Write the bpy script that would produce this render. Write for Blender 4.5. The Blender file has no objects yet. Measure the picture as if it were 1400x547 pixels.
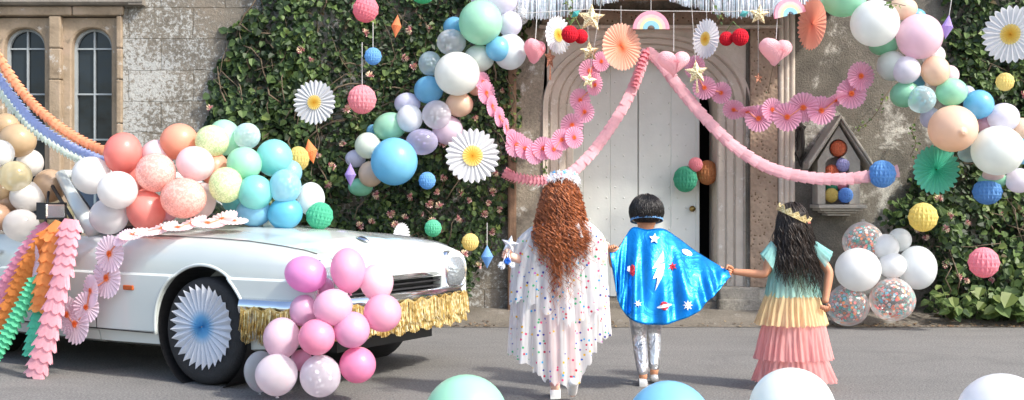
import bpy, bmesh, math, random
from mathutils import Vector, Matrix, Quaternion, noise
from mathutils.bvhtree import BVHTree

random.seed(7)
SC = bpy.context.scene
COL = SC.collection
R = math.radians
PI = math.pi
F, CX, HY, EYE = 1568.0, 700.0, 269.0, 1.17      # focal length in photo pixels, horizon, eye height


def at(px, py, d):
    """a point d metres into the scene, measured off the photograph"""
    return Vector(((px - CX) * d / F, d, EYE - (py - HY) * d / F))


def proj(p):
    return CX + p[0] * F / p[1], HY + (EYE - p[2]) * F / p[1]


# ------------------------------------------------------------------ materials
class NT:
    def __init__(self, name):
        self.m = bpy.data.materials.new(name)
        self.m.use_nodes = True
        self.t = self.m.node_tree
        self.t.nodes.clear()
        self.out = self.new('ShaderNodeOutputMaterial')

    def new(self, typ, **kw):
        n = self.t.nodes.new(typ)
        for k, v in kw.items():
            setattr(n, k, v)
        return n

    def put(self, sock, v):
        if hasattr(v, 'is_output') or isinstance(v, bpy.types.NodeSocket):
            self.t.links.new(v, sock)
        elif v is not None:
            if isinstance(v, (tuple, list)) and len(v) == 3 and len(sock.default_value) == 4:
                v = (*v, 1)
            sock.default_value = v

    def coord(self, kind='Object'):
        return self.new('ShaderNodeTexCoord').outputs[kind]

    def noise(self, scale, detail=4, rough=.55, vec=None, dist=0):
        n = self.new('ShaderNodeTexNoise')
        n.inputs['Scale'].default_value = scale
        n.inputs['Detail'].default_value = detail
        n.inputs['Roughness'].default_value = rough
        n.inputs['Distortion'].default_value = dist
        self.put(n.inputs['Vector'], vec if vec is not None else self.coord())
        return n.outputs['Fac']

    def voronoi(self, scale, feature='F1', out='Distance', vec=None, rand=1):
        n = self.new('ShaderNodeTexVoronoi', feature=feature)
        n.inputs['Scale'].default_value = scale
        n.inputs['Randomness'].default_value = rand
        self.put(n.inputs['Vector'], vec if vec is not None else self.coord())
        return n.outputs[out]

    def ramp(self, fac, stops, interp='LINEAR'):
        n = self.new('ShaderNodeValToRGB')
        n.color_ramp.interpolation = interp
        el = n.color_ramp.elements
        while len(el) < len(stops):
            el.new(.5)
        for e, (p, c) in zip(el, stops):
            e.position = p
            e.color = (*c, 1) if len(c) == 3 else c
        self.put(n.inputs['Fac'], fac)
        return n.outputs['Color']

    def mix(self, fac, a, b, mode='MIX'):
        n = self.new('ShaderNodeMix', data_type='RGBA', blend_type=mode)
        self.put(n.inputs['Factor'], fac)
        self.put(n.inputs['A'], a)
        self.put(n.inputs['B'], b)
        return n.outputs['Result']

    def math(self, op, a, b=None, c=None):
        n = self.new('ShaderNodeMath', operation=op)
        for s, v in zip(n.inputs, (a, b, c)):
            if v is not None:
                self.put(s, v)
        return n.outputs[0]

    def bump(self, h, strength=.3, dist=.02, normal=None):
        n = self.new('ShaderNodeBump')
        n.inputs['Strength'].default_value = strength
        n.inputs['Distance'].default_value = dist
        self.put(n.inputs['Height'], h)
        if normal is not None:
            self.put(n.inputs['Normal'], normal)
        return n.outputs['Normal']

    def pbr(self, col, rough=.6, metal=0, normal=None, coat=0, spec=None, sheen=0, trans=0, ior=None, alpha=None):
        n = self.new('ShaderNodeBsdfPrincipled')
        self.put(n.inputs['Base Color'], col)
        self.put(n.inputs['Roughness'], rough)
        self.put(n.inputs['Metallic'], metal)
        if coat:
            n.inputs['Coat Weight'].default_value = coat
            n.inputs['Coat Roughness'].default_value = .06
        if spec is not None:
            n.inputs['Specular IOR Level'].default_value = spec
        if sheen:
            n.inputs['Sheen Weight'].default_value = sheen
        if trans:
            n.inputs['Transmission Weight'].default_value = trans
        if ior:
            n.inputs['IOR'].default_value = ior
        if alpha is not None:
            self.put(n.inputs['Alpha'], alpha)
        if normal is not None:
            self.put(n.inputs['Normal'], normal)
        return n.outputs[0]

    def mixsh(self, fac, a, b):
        n = self.new('ShaderNodeMixShader')
        self.put(n.inputs[0], fac)
        self.put(n.inputs[1], a)
        self.put(n.inputs[2], b)
        return n.outputs[0]

    def transl(self, col):
        n = self.new('ShaderNodeBsdfTranslucent')
        self.put(n.inputs['Color'], col)
        return n.outputs[0]

    def transp(self, col=(1, 1, 1)):
        n = self.new('ShaderNodeBsdfTransparent')
        self.put(n.inputs['Color'], col)
        return n.outputs[0]

    def xz(self):
        s = self.new('ShaderNodeSeparateXYZ')
        self.put(s.inputs[0], self.coord())
        c = self.new('ShaderNodeCombineXYZ')
        self.put(c.inputs[0], s.outputs[0])
        self.put(c.inputs[1], s.outputs[2])
        return c.outputs[0], s

    def end(self, sh, disp=None):
        self.t.links.new(sh, self.out.inputs['Surface'])
        return self.m


def hx(s):
    """sRGB hex to linear"""
    v = [int(s[i:i + 2], 16) / 255 for i in (0, 2, 4)]
    return tuple(c / 12.92 if c <= .04045 else ((c + .055) / 1.055) ** 2.4 for c in v)


def sc_(c, k):
    return tuple(min(1, x * k) for x in c)


_cache = {}


def plain(name, col, rough=.6, metal=0, vary=.12, scale=12, bump=0, bscale=80, coat=0, spec=None, sheen=0):
    k = ('plain', name)
    if k not in _cache:
        n = NT(name)
        nz = n.noise(scale, 4)
        c = n.ramp(nz, [(.3, sc_(col, 1 - vary)), (.7, sc_(col, 1 + vary))])
        nm = n.bump(n.noise(bscale, 3), bump, .01) if bump else None
        _cache[k] = n.end(n.pbr(c, rough, metal, nm, coat, spec, sheen))
    return _cache[k]


def latex(col, thr=.40):
    col = tuple(x + (.88 - x) * .14 for x in col)
    k = ('latex', col, thr)
    if k not in _cache:
        n = NT('latex')
        c = n.ramp(n.noise(1.3, 2), [(.35, sc_(col, .95)), (.65, sc_(col, 1.03))])
        p = n.pbr(c, .32, 0, None, .35, .5)
        _cache[k] = n.end(n.mixsh(thr, p, n.transl(c)))
    return _cache[k]


def film(col, alpha=.35):
    """clear latex shell"""
    k = ('film', col, alpha)
    if k not in _cache:
        n = NT('clear_latex')
        lw = n.new('ShaderNodeLayerWeight')
        lw.inputs['Blend'].default_value = .35
        fac = n.math('MULTIPLY_ADD', lw.outputs['Facing'], .55, alpha)
        p = n.mixsh(.4, n.pbr(col, .12, 0, None, .5, .6), n.transl(col))
        _cache[k] = n.end(n.mixsh(fac, n.transp(), p))
    return _cache[k]


def marble(col, spk, alpha=.75, scale=5.0, thr=.5):
    """frosted balloon whose inside is dusted with pale confetti"""
    k = ('marble', col, spk, alpha, scale, thr)
    if k not in _cache:
        n = NT('speckled_latex')
        v = n.voronoi(scale * 2.2, vec=n.coord())
        nz = n.noise(scale, 5, .7)
        f = n.math('GREATER_THAN', n.math('ADD', nz, n.math('MULTIPLY', v, -.45)), thr - .22)
        c = n.mix(n.math('MULTIPLY', f, .34), tuple(x + (.88 - x) * .15 for x in col), spk)
        a = n.math('ADD', n.math('MULTIPLY', f, 1 - alpha), alpha)
        p = n.mixsh(.35, n.pbr(c, .2, 0, None, .4), n.transl(c))
        _cache[k] = n.end(n.mixsh(a, n.transp(), p))
    return _cache[k]


def paper(col, thr=.38, rough=.8):
    k = ('paper', col, thr)
    if k not in _cache:
        n = NT('tissue_paper')
        c = n.ramp(n.noise(40, 3), [(.3, sc_(col, .92)), (.7, sc_(col, 1.05))])
        _cache[k] = n.end(n.mixsh(thr, n.pbr(c, rough, 0, None, 0, .2), n.transl(c)))
    return _cache[k]


def radial(name, stops, thr=.45):
    """paper whose printed colour changes with the distance from the fan's centre (unit radius)"""
    k = ('radial', name)
    if k not in _cache:
        n = NT(name)
        l = n.new('ShaderNodeVectorMath', operation='LENGTH')
        n.put(l.inputs[0], n.coord())
        c = n.ramp(l.outputs['Value'], stops)
        _cache[k] = n.end(n.mixsh(thr, n.pbr(c, .8, 0, None, 0, .2), n.transl(c)))
    return _cache[k]


def glitter(name, c1, c2, scale=160):
    k = ('glit', name)
    if k not in _cache:
        n = NT(name)
        v = n.voronoi(scale, out='Color')
        s = n.new('ShaderNodeSeparateColor')
        n.put(s.inputs[0], v)
        c = n.ramp(s.outputs[0], [(.1, c1), (.9, c2)])
        nm = n.new('ShaderNodeBump')
        nm.inputs['Strength'].default_value = .7
        nm.inputs['Distance'].default_value = .01
        n.put(nm.inputs['Height'], s.outputs[1])
        _cache[k] = n.end(n.pbr(c, .42, .55, nm.outputs[0]))
    return _cache[k]


# ------------------------------------------------------------------ mesh helpers
class MB:
    def __init__(self):
        self.v, self.f, self.mi = [], [], []

    def add(self, vs, fs, mi=0):
        o = len(self.v)
        self.v += [tuple(p) for p in vs]
        self.f += [tuple(i + o for i in q) for q in fs]
        self.mi += [mi] * len(fs)

    def box(self, x0, x1, y0, y1, z0, z1, mi=0):
        self.add([(x0, y0, z0), (x1, y0, z0), (x1, y1, z0), (x0, y1, z0), (x0, y0, z1), (x1, y0, z1), (x1, y1, z1), (x0, y1, z1)],
                 [(0, 3, 2, 1), (4, 5, 6, 7), (0, 1, 5, 4), (1, 2, 6, 5), (2, 3, 7, 6), (3, 0, 4, 7)], mi)

    def tube(self, pts, rad, n=6, mi=0, cap=True, flat=1.0):
        pts = [Vector(p) for p in pts]
        if not isinstance(rad, (list, tuple)):
            rad = [rad] * len(pts)
        vs, fs = [], []
        up = Vector((0, 0, 1))
        prev = None
        for i, p in enumerate(pts):
            t = (pts[min(i + 1, len(pts) - 1)] - pts[max(i - 1, 0)])
            if t.length < 1e-9:
                t = Vector((0, 0, 1))
            t.normalize()
            if prev is None:
                a = t.cross(up)
                if a.length < .05:
                    a = t.cross(Vector((1, 0, 0)))
            else:
                a = prev - t * prev.dot(t)
                if a.length < 1e-6:
                    a = t.cross(up)
            a.normalize()
            prev = a
            b = t.cross(a)
            for k in range(n):
                an = 2 * PI * k / n
                vs.append(p + a * math.cos(an) * rad[i] + b * math.sin(an) * rad[i] * flat)
        for i in range(len(pts) - 1):
            for k in range(n):
                k2 = (k + 1) % n
                fs.append((i * n + k, i * n + k2, (i + 1) * n + k2, (i + 1) * n + k))
        if cap:
            fs.append(tuple(range(n - 1, -1, -1)))
            fs.append(tuple((len(pts) - 1) * n + k for k in range(n)))
        self.add(vs, fs, mi)

    def grid(self, P, nu, nv, closed_u=False, mi=0):
        """P(i,j) -> point for i in 0..nu, j in 0..nv"""
        iu = nu if closed_u else nu + 1
        vs = [P(i, j) for j in range(nv + 1) for i in range(iu)]
        fs = []
        for j in range(nv):
            for i in range(nu):
                i2 = (i + 1) % iu
                fs.append((j * iu + i, j * iu + i2, (j + 1) * iu + i2, (j + 1) * iu + i))
        self.add(vs, fs, mi)

    def lathe(self, prof, n=24, axis='Z', mi=0, center=(0, 0, 0)):
        """prof: (r, h) pairs turned about the axis"""
        c = Vector(center)
        vs, fs = [], []
        for r, h in prof:
            for k in range(n):
                a = 2 * PI * k / n
                x, y = r * math.cos(a), r * math.sin(a)
                p = {'Z': (x, y, h), 'Y': (x, h, y), 'X': (h, x, y)}[axis]
                vs.append(c + Vector(p))
        for j in range(len(prof) - 1):
            for k in range(n):
                k2 = (k + 1) % n
                fs.append((j * n + k, j * n + k2, (j + 1) * n + k2, (j + 1) * n + k))
        self.add(vs, fs, mi)

    def prism(self, pts2, y0, y1, mi=0):
        """polygon in XZ extruded along Y"""
        n = len(pts2)
        vs = [(x, y0, z) for x, z in pts2] + [(x, y1, z) for x, z in pts2]
        fs = [tuple(range(n)), tuple(range(2 * n - 1, n - 1, -1))]
        fs += [(i, i + n, (i + 1) % n + n, (i + 1) % n) for i in range(n)]
        self.add(vs, fs, mi)

    def star(self, n, r, rin, depth, cx=0, cz=0, rot=0, mi=0):
        ring = []
        for k in range(2 * n):
            a = PI / 2 + rot + k * PI / n
            q = r if k % 2 == 0 else rin
            ring.append((cx + q * math.cos(a), cz + q * math.sin(a)))
        vs = [(x, 0, z) for x, z in ring] + [(cx, -depth, cz), (cx, depth, cz)]
        m = len(ring)
        fs = []
        for i in range(m):
            fs.append((i, (i + 1) % m, m))
            fs.append(((i + 1) % m, i, m + 1))
        self.add(vs, fs, mi)

    def mesh(self, name, mats, smooth=False):
        me = bpy.data.meshes.new(name)
        me.from_pydata(self.v, [], self.f)
        mats = mats if isinstance(mats, (list, tuple)) else [mats]
        for m in mats:
            me.materials.append(m)
        if len(mats) > 1:
            me.polygons.foreach_set('material_index', self.mi)
        me.polygons.foreach_set('use_smooth', [smooth] * len(me.polygons))
        bm = bmesh.new()
        bm.from_mesh(me)
        bmesh.ops.recalc_face_normals(bm, faces=bm.faces)
        bm.to_mesh(me)
        bm.free()
        me.update()
        return me

    def build(self, name, mats, parent=None, smooth=False, loc=None, rot=None, scale=None, weld=0):
        o = bpy.data.objects.new(name, self.mesh(name, mats, smooth))
        COL.objects.link(o)
        if parent is not None:
            o.parent = parent
        if loc is not None:
            o.location = loc
        if rot is not None:
            o.rotation_euler = rot
        if scale is not None:
            o.scale = scale if isinstance(scale, (tuple, list, Vector)) else (scale,) * 3
        return o


def empty(name, loc=(0, 0, 0), rot=(0, 0, 0), parent=None):
    o = bpy.data.objects.new(name, None)
    o.empty_display_size = .1
    COL.objects.link(o)
    o.location = loc
    o.rotation_euler = rot
    if parent is not None:
        o.parent = parent
    return o


def tag(o, label, cat=None, group=None, kind=None):
    if label:
        o['label'] = label
    if cat:
        o['category'] = cat
    if group:
        o['group'] = group
    if kind:
        o['kind'] = kind
    return o


def share(name, me, parent=None, loc=(0, 0, 0), rot=(0, 0, 0), scale=(1, 1, 1), mat=None):
    o = bpy.data.objects.new(name, me)
    COL.objects.link(o)
    o.location, o.rotation_euler, o.scale = loc, rot, scale
    if parent is not None:
        o.parent = parent
    if mat is not None:
        o.material_slots[0].link = 'OBJECT'
        o.material_slots[0].material = mat
    return o


def bake(o):
    """apply an object's modifiers"""
    dg = bpy.context.evaluated_depsgraph_get()
    dg.update()
    me = bpy.data.meshes.new_from_object(o.evaluated_get(dg))
    o.modifiers.clear()
    o.data = me
    return o


def cut(o, cutters):
    for c in cutters:
        m = o.modifiers.new('b', 'BOOLEAN')
        m.operation = 'DIFFERENCE'
        m.solver = 'EXACT'
        m.object = c
    bake(o)
    for c in cutters:
        bpy.data.objects.remove(c)
    return o


def subdiv(o, lv=2):
    m = o.modifiers.new('s', 'SUBSURF')
    m.levels = m.render_levels = lv
    return bake(o)


def bevel(o, w=.01, seg=2):
    m = o.modifiers.new('v', 'BEVEL')
    m.width = w
    m.segments = seg
    m.limit_method = 'ANGLE'
    return bake(o)


def smooth(o, on=True):
    o.data.polygons.foreach_set('use_smooth', [on] * len(o.data.polygons))
    return o


def lerp(a, b, t):
    return a + (b - a) * t


def curve(pts, t):
    """piecewise-linear lookup of (x, y) pairs"""
    for (x0, y0), (x1, y1) in zip(pts, pts[1:]):
        if t <= x1:
            return lerp(y0, y1, max(0, min(1, (t - x0) / (x1 - x0))))
    return pts[-1][1]


def spline(pts, n):
    """Catmull-Rom through points"""
    P = [Vector(p) for p in pts]
    P = [P[0] * 2 - P[1]] + P + [P[-1] * 2 - P[-2]]
    out = []
    m = len(P) - 3
    for i in range(n + 1):
        u = i / n * m
        k = min(int(u), m - 1)
        t = u - k
        a, b, c, d = P[k:k + 4]
        out.append(.5 * ((2 * b) + (c - a) * t + (2 * a - 5 * b + 4 * c - d) * t * t + (3 * b - a - 3 * c + d) * t ** 3))
    return out
# ------------------------------------------------------------------ the setting
WY = 11.0                                   # front face of the house
S = F / WY
W = lambda px: (px - CX) / S
Zw = lambda py: EYE - (py - HY) / S


def mat_asphalt():
    n = NT('asphalt')
    big = n.noise(.35, 5, .6)
    fine = n.noise(70, 3, .75)
    c = n.ramp(big, [(.3, (.155, .152, .147)), (.7, (.195, .191, .184))])
    c2 = n.ramp(fine, [(.34, (.55, .55, .55)), (.66, (1.42, 1.41, 1.38))])
    c = n.mix(1, c, c2, 'MULTIPLY')
    tar = n.ramp(n.noise(1.6, 7, .75, dist=.8), [(.36, (.78, .78, .79)), (.5, (1, 1, 1))])
    c = n.mix(.6, c, tar, 'MULTIPLY')
    # long pale wear streaks along the lane
    vm = n.new('ShaderNodeMapping')
    vm.inputs['Scale'].default_value = (.25, 3.2, 1)
    n.put(vm.inputs[0], n.coord())
    c = n.mix(.35, c, n.ramp(n.noise(1.2, 4, .6, vec=vm.outputs[0]), [(.35, (.85, .85, .85)), (.7, (1.15, 1.15, 1.13))]), 'MULTIPLY')
    grit = n.voronoi(95, vec=n.coord())
    c = n.mix(n.ramp(grit, [(.10, (.75, .75, .75)), (.2, (0, 0, 0))]), c, n.ramp(n.noise(60, 2), [(.4, (.09, .088, .085)), (.6, (.34, .33, .31))]))
    return n.end(n.pbr(c, .88, 0, n.bump(fine, .8, .008), 0, .3))


def mat_render(name, cols, lich=(.62, .62, .58), lscale=3.0, lthr=.56, dark=(.07, .068, .06), fine=60, stain=.5):
    """weathered wall: mottled base, pale lichen or limewash blotches, dark damp stains"""
    n = NT(name)
    a = n.noise(1.6, 8, .68, dist=.4)
    c = n.ramp(a, [(.28, cols[0]), (.5, cols[1]), (.72, cols[2])])
    b = n.noise(lscale, 9, .72, dist=.25)
    c = n.mix(n.ramp(b, [(lthr - .03, (0, 0, 0)), (lthr + .05, (1, 1, 1))]), c, lich)
    d = n.noise(2.4, 7, .66, dist=.7)
    c = n.mix(n.math('MULTIPLY', n.ramp(d, [(.5, (0, 0, 0)), (.68, (1, 1, 1))]), stain), c, dark)
    f = n.noise(fine, 4, .65)
    c = n.mix(.8, c, n.ramp(f, [(.3, (.66, .66, .66)), (.7, (1.22, 1.22, 1.22))]), 'MULTIPLY')
    h = n.math('ADD', n.math('MULTIPLY', f, .6), b)
    return n.end(n.pbr(c, .92, 0, n.bump(h, .7, .025), 0, .2))


def mat_rubble():
    """old coursed stone, grey under white lichen flecks, thin joints"""
    n = NT('lichened_stone')
    v, s = n.xz()
    wob = n.new('ShaderNodeVectorMath', operation='ADD')
    n.put(wob.inputs[0], v)
    nz = n.new('ShaderNodeTexNoise')
    nz.inputs['Scale'].default_value = 5
    n.put(nz.inputs['Vector'], v)
    sub = n.new('ShaderNodeVectorMath', operation='SCALE')
    n.put(sub.inputs[0], nz.outputs['Color'])
    sub.inputs['Scale'].default_value = .035
    n.put(wob.inputs[1], sub.outputs[0])
    br = n.new('ShaderNodeTexBrick')
    n.put(br.inputs['Vector'], wob.outputs[0])
    br.inputs['Color1'].default_value = (.9, .9, .9, 1)
    br.inputs['Color2'].default_value = (1.06, 1.03, .98, 1)
    br.inputs['Mortar'].default_value = (.80, .77, .72, 1)
    br.inputs['Scale'].default_value = 1
    br.inputs['Mortar Size'].default_value = .007
    br.inputs['Mortar Smooth'].default_value = .5
    br.inputs['Brick Width'].default_value = .62
    br.inputs['Row Height'].default_value = .30
    base = n.ramp(n.noise(2.5, 8, .7), [(.28, (.12, .108, .092)), (.5, (.18, .165, .14)), (.72, (.24, .205, .165))])
    l1 = n.noise(24, 8, .78, dist=.3)
    l2 = n.noise(1.1, 3, .5)
    lf = n.math('ADD', l1, n.math('MULTIPLY', n.math('SUBTRACT', l2, .5), .55))
    c = n.mix(n.ramp(lf, [(.49, (0, 0, 0)), (.57, (1, 1, 1))]), base, (.40, .41, .40))
    c = n.mix(n.ramp(n.noise(26, 5, .7), [(.61, (0, 0, 0)), (.68, (1, 1, 1))]), c, (.11, .10, .085))
    c = n.mix(1, c, br.outputs['Color'], 'MULTIPLY')
    h = n.math('ADD', n.math('MULTIPLY', br.outputs['Fac'], -.9), n.noise(30, 6, .7))
    return n.end(n.pbr(c, .95, 0, n.bump(h, .8, .02), 0, .15))


def mat_dressed(name='dressed_stone', c0=(.16, .12, .08), c1=(.30, .235, .165), c2=(.36, .27, .21), pale=(.44, .41, .37), thr=.60):
    n = NT(name)
    c = n.ramp(n.noise(3.2, 8, .7, dist=.4), [(.25, c0), (.5, c1), (.75, c2)])
    c = n.mix(n.ramp(n.noise(9, 7, .75), [(thr, (0, 0, 0)), (thr + .07, (1, 1, 1))]), c, pale)
    c = n.mix(n.ramp(n.noise(6, 8, .7, dist=.9), [(.60, (0, 0, 0)), (.74, (.8, .8, .8))]), c, (.10, .085, .065))
    h = n.noise(40, 5, .7)
    return n.end(n.pbr(c, .9, 0, n.bump(h, .5, .012), 0, .2))


def mat_spotted():
    n = NT('tufa_stone')
    v = n.voronoi(26, vec=n.coord())
    c = n.ramp(n.noise(5, 5), [(.3, (.25, .18, .13)), (.7, (.36, .27, .20))])
    c = n.mix(n.ramp(v, [(.16, (1, 1, 1)), (.26, (0, 0, 0))]), c, (.13, .085, .05))
    return n.end(n.pbr(c, .9, 0, n.bump(v, .5, .02), 0, .2))


M_ASPHALT = mat_asphalt()
M_RUBBLE = mat_rubble()
M_DRESS = mat_dressed()
M_PALE = mat_dressed('limestone', (.44, .38, .31), (.55, .48, .40), (.61, .53, .455), (.66, .62, .56), .58)
M_RENDER = mat_render('old_render', ((.085, .077, .064), (.155, .14, .115), (.235, .215, .18)), (.54, .52, .46), 1.5, .57)
M_TUFA = mat_spotted()
M_APRON = mat_render('worn_paving', ((.14, .125, .10), (.19, .17, .14), (.24, .215, .18)), (.29, .27, .24), 5, .62, (.10, .09, .075), 80, .5)
M_SOIL = plain('soil', (.09, .07, .05), .95, 0, .3, 8, .6, 60)
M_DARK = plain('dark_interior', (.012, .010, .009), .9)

road = MB()
road.grid(lambda i, j: (-60 + 120 * i / 24, -45 + 55.3 * j / 16, 0), 24, 16)
tag(road.build('road', M_ASPHALT), None, None, None, 'structure')
gr = MB()
gr.grid(lambda i, j: (-400 + 800 * i / 10, -400 + 800 * j / 10, -.03), 10, 10)
tag(gr.build('ground', M_SOIL), None, None, None, 'structure')


def zap(y, x=0):
    """the strip between road and wall rises towards the house"""
    t = max(0, min(1, (y - 10.3) / .7))
    return .004 + .1 * t * t * (3 - 2 * t) + .012 * noise.noise((x * 3, y * 6, 1)) * min(1, t * 6)


ap = MB()
ap.grid(lambda i, j: (-12 + 24 * i / 160, 10.26 + .06 * noise.noise((i * .31, 3, 0)) * (j == 0) + .76 * j / 10, zap(10.26 + .76 * j / 10, i * .15)), 160, 10)
tag(ap.build('verge', M_APRON, None, True), None, None, None, 'structure')

# ---------------- the house
house = empty('stone_house', (W(885), WY, 0))
tag(house, 'old stone house front with arched white door, leaded windows and weathered walls', 'house')


def hpart(mb, name, mats, parent=None, sm=False):
    o = mb.build(name, mats, None, sm)
    o.parent = parent or house
    q = o.parent
    off = Vector((0, 0, 0))
    while q is not None:
        off += q.location
        q = q.parent
    o.data.transform(Matrix.Translation(-off))
    o.data.update()
    return o


def tooled(o, w=.012):
    return bevel(o, w, 2)


TOP = 6.2
b = MB()
b.box(W(168), W(706), WY, WY + .4, -.1, TOP)
b.box(-11, W(-112), WY, WY + .4, -.1, TOP)
b.box(W(-112), W(168), WY, WY + .4, Zw(10), TOP)
b.box(W(-112), W(168), WY, WY + .4, -.1, Zw(330))
hpart(b, 'rubble_wall', M_RUBBLE)
b = MB()
b.box(W(706), W(1062), WY + .02, WY + .4, Zw(34), TOP)
b.box(W(706), W(752), WY + .015, WY + .4, -.1, Zw(34))
hpart(b, 'rough_pier', mat_render('rough_stone', ((.17, .15, .12), (.31, .27, .21), (.42, .37, .29)), (.62, .60, .55), 6, .58, (.07, .06, .05), 40, .7))
b = MB()
b.box(W(1020), 11, WY, WY + .4, -.1, TOP)
hpart(b, 'rendered_wall', M_RENDER)
b = MB()
b.box(W(1025), W(1062), WY - .035, WY + .01, Zw(392), Zw(36))
hpart(b, 'tufa_panel', M_TUFA)
b = MB()
b.box(W(694), W(706), WY - .12, WY - .01, 0, TOP)
tooled(hpart(b, 'timber_post', plain('old_timber', (.17, .10, .06), .85, 0, .35, 9, .5, 60)), .02)

# fluted side pilaster
b = MB()
x0, x1 = W(1063), W(1086)
nf = 36
b.grid(lambda i, j: (lerp(x0, x1, i / nf), WY - .03 - .022 * abs(math.sin(PI * 3 * i / nf)) ** .6, lerp(Zw(400), Zw(20), j)), nf, 1)
b.box(x0 - .01, x1 + .01, WY - .07, WY + .01, .08, Zw(398))
hpart(b, 'fluted_pilaster', M_PALE)

# moulded arch: one profile swept along the opening
XC = W(885)


def archpath(o, n=40):
    hw, rise, zs = .70 + o, .54 + o * .62, 2.01
    pts = [(XC - hw, .06)]
    for k in range(n + 1):
        a = PI - PI * k / n
        ca, sa = math.cos(a), math.sin(a)
        pts.append((XC + hw * math.copysign(abs(ca) ** .92, ca), zs + rise * abs(sa) ** .92))
    pts.append((XC + hw, .06))
    return pts


prof = [(0, .62), (0, .155), (.012, .142), (.062, .128), (.074, .135), (.086, .105), (.14, .088), (.150, .096), (.163, .062), (.225, .042), (.238, .05), (.252, .012), (.30, -.006), (.31, .02)]
b = MB()
paths = [archpath(o) for o, _ in prof]
L = len(paths[0])
b.grid(lambda i, j: (paths[j][i][0], WY + prof[j][1], paths[j][i][1]), L - 1, len(prof) - 1)
hpart(b, 'arch_moulding', M_PALE)
# wall panel round the arch, up to the frieze
b = MB()
po = archpath(.305)
zt = Zw(34)
vs, fs = [], []
for (x, z) in po:
    vs += [(x, WY + .012, z), (max(W(748), min(W(1028), x * 1.0 if z > 2.05 else (W(748) if x < XC else W(1028)))), WY + .012, zt if z > 2.05 else z)]
for i in range(len(po) - 1):
    fs.append((2 * i, 2 * i + 2, 2 * i + 3, 2 * i + 1))
b.add(vs, fs)
hpart(b, 'spandrel', M_PALE)
b = MB()
b.box(W(740), W(1064), WY - .05, WY + .03, Zw(36), Zw(14))
tooled(hpart(b, 'frieze', M_TUFA))
b = MB()
b.box(W(736), W(1068), WY - .09, WY + .03, Zw(40), Zw(35.5))
tooled(hpart(b, 'string_moulding', M_PALE))
M_DAMP = mat_render('damp_stone', ((.14, .13, .11), (.26, .24, .2), (.38, .35, .3)), (.5, .49, .45), 5, .58, (.06, .055, .045), 50, .8)
for xa, xb in ((W(745), W(789)), (W(981), W(1036))):
    b = MB()
    b.box(xa, xb, WY - .10, WY + .3, .02, Zw(392))
    b.box(xa - .012, xb + .012, WY - .12, WY + .3, .0, Zw(408))
    tooled(hpart(b, 'plinth', M_DAMP), .015)
b = MB()
b.box(XC - .8, XC + .8, WY - .04, WY + 1.2, .0, .165)
tooled(hpart(b, 'doorstep', M_APRON))
# dark hall behind the doors
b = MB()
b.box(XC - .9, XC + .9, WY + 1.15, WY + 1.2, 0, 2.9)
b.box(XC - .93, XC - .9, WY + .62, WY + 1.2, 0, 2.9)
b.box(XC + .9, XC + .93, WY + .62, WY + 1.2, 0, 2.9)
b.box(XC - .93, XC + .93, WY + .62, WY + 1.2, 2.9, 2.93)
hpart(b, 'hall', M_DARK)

M_DOOR = plain('door_paint', (.72, .74, .685), .55, 0, .06, 4, .15, 40)
DY = WY + .47
sd = F / DY
D = lambda px: (px - CX) / sd
for k, (xa, xb) in enumerate(((XC - .74, D(872)), (D(873), D(956)))):
    dr = empty('door', (xa if k == 0 else xb, DY, .17), (0, 0, 0), house)
    dr.location = Vector((xa, DY, .17)) - house.location
    b = MB()
    if k == 0:
        joints = [xa, D(797), D(834), xb]
    else:
        joints = [xa, D(917), xb]
    for i, (a, c) in enumerate(zip(joints, joints[1:])):
        b.box(a + .002, c - .002, DY, DY + .05, .172, 2.75)
    b.box(xa, xb, DY + .007, DY + .045, .175, 2.74)
    if k == 1:
        b.box(xb - .035, xb, DY - .018, DY + .055, .172, 2.75)
    lf_ = tooled(hpart(b, 'leaf', M_DOOR, dr), .006)
    b = MB()
    r = 0
    z = .32
    while z < 2.7:
        nc = int((xb - xa) / .085)
        for i in range(nc):
            if (i + r) % 2 == 0:
                x = xa + .05 + i * .085
                if x < xb - .06:
                    b.lathe([(.010, 0), (.008, -.004), (.004, -.007), (.0, -.008)], 8, 'Y', 0, (x, DY, z))
        z += .105
        r += 1
    studs = b.mesh('studs', M_DOOR, True)
    studs.transform(Matrix.Translation(-(house.location + dr.location)))
    bm = bmesh.new()
    bm.from_mesh(lf_.data)
    bm.from_mesh(studs)
    bm.to_mesh(lf_.data)
    bm.free()
    if k == 1:
        b = MB()
        b.lathe([(.028, 0), (.03, -.012), (.012, -.016), (.012, -.03), (.026, -.04), (.028, -.052), (.0, -.062)], 14, 'Y', 0, (xb - .075, DY - .018, 1.05))
        hpart(b, 'knob', plain('brass', (.5, .36, .14), .35, 1), dr, True)

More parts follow.
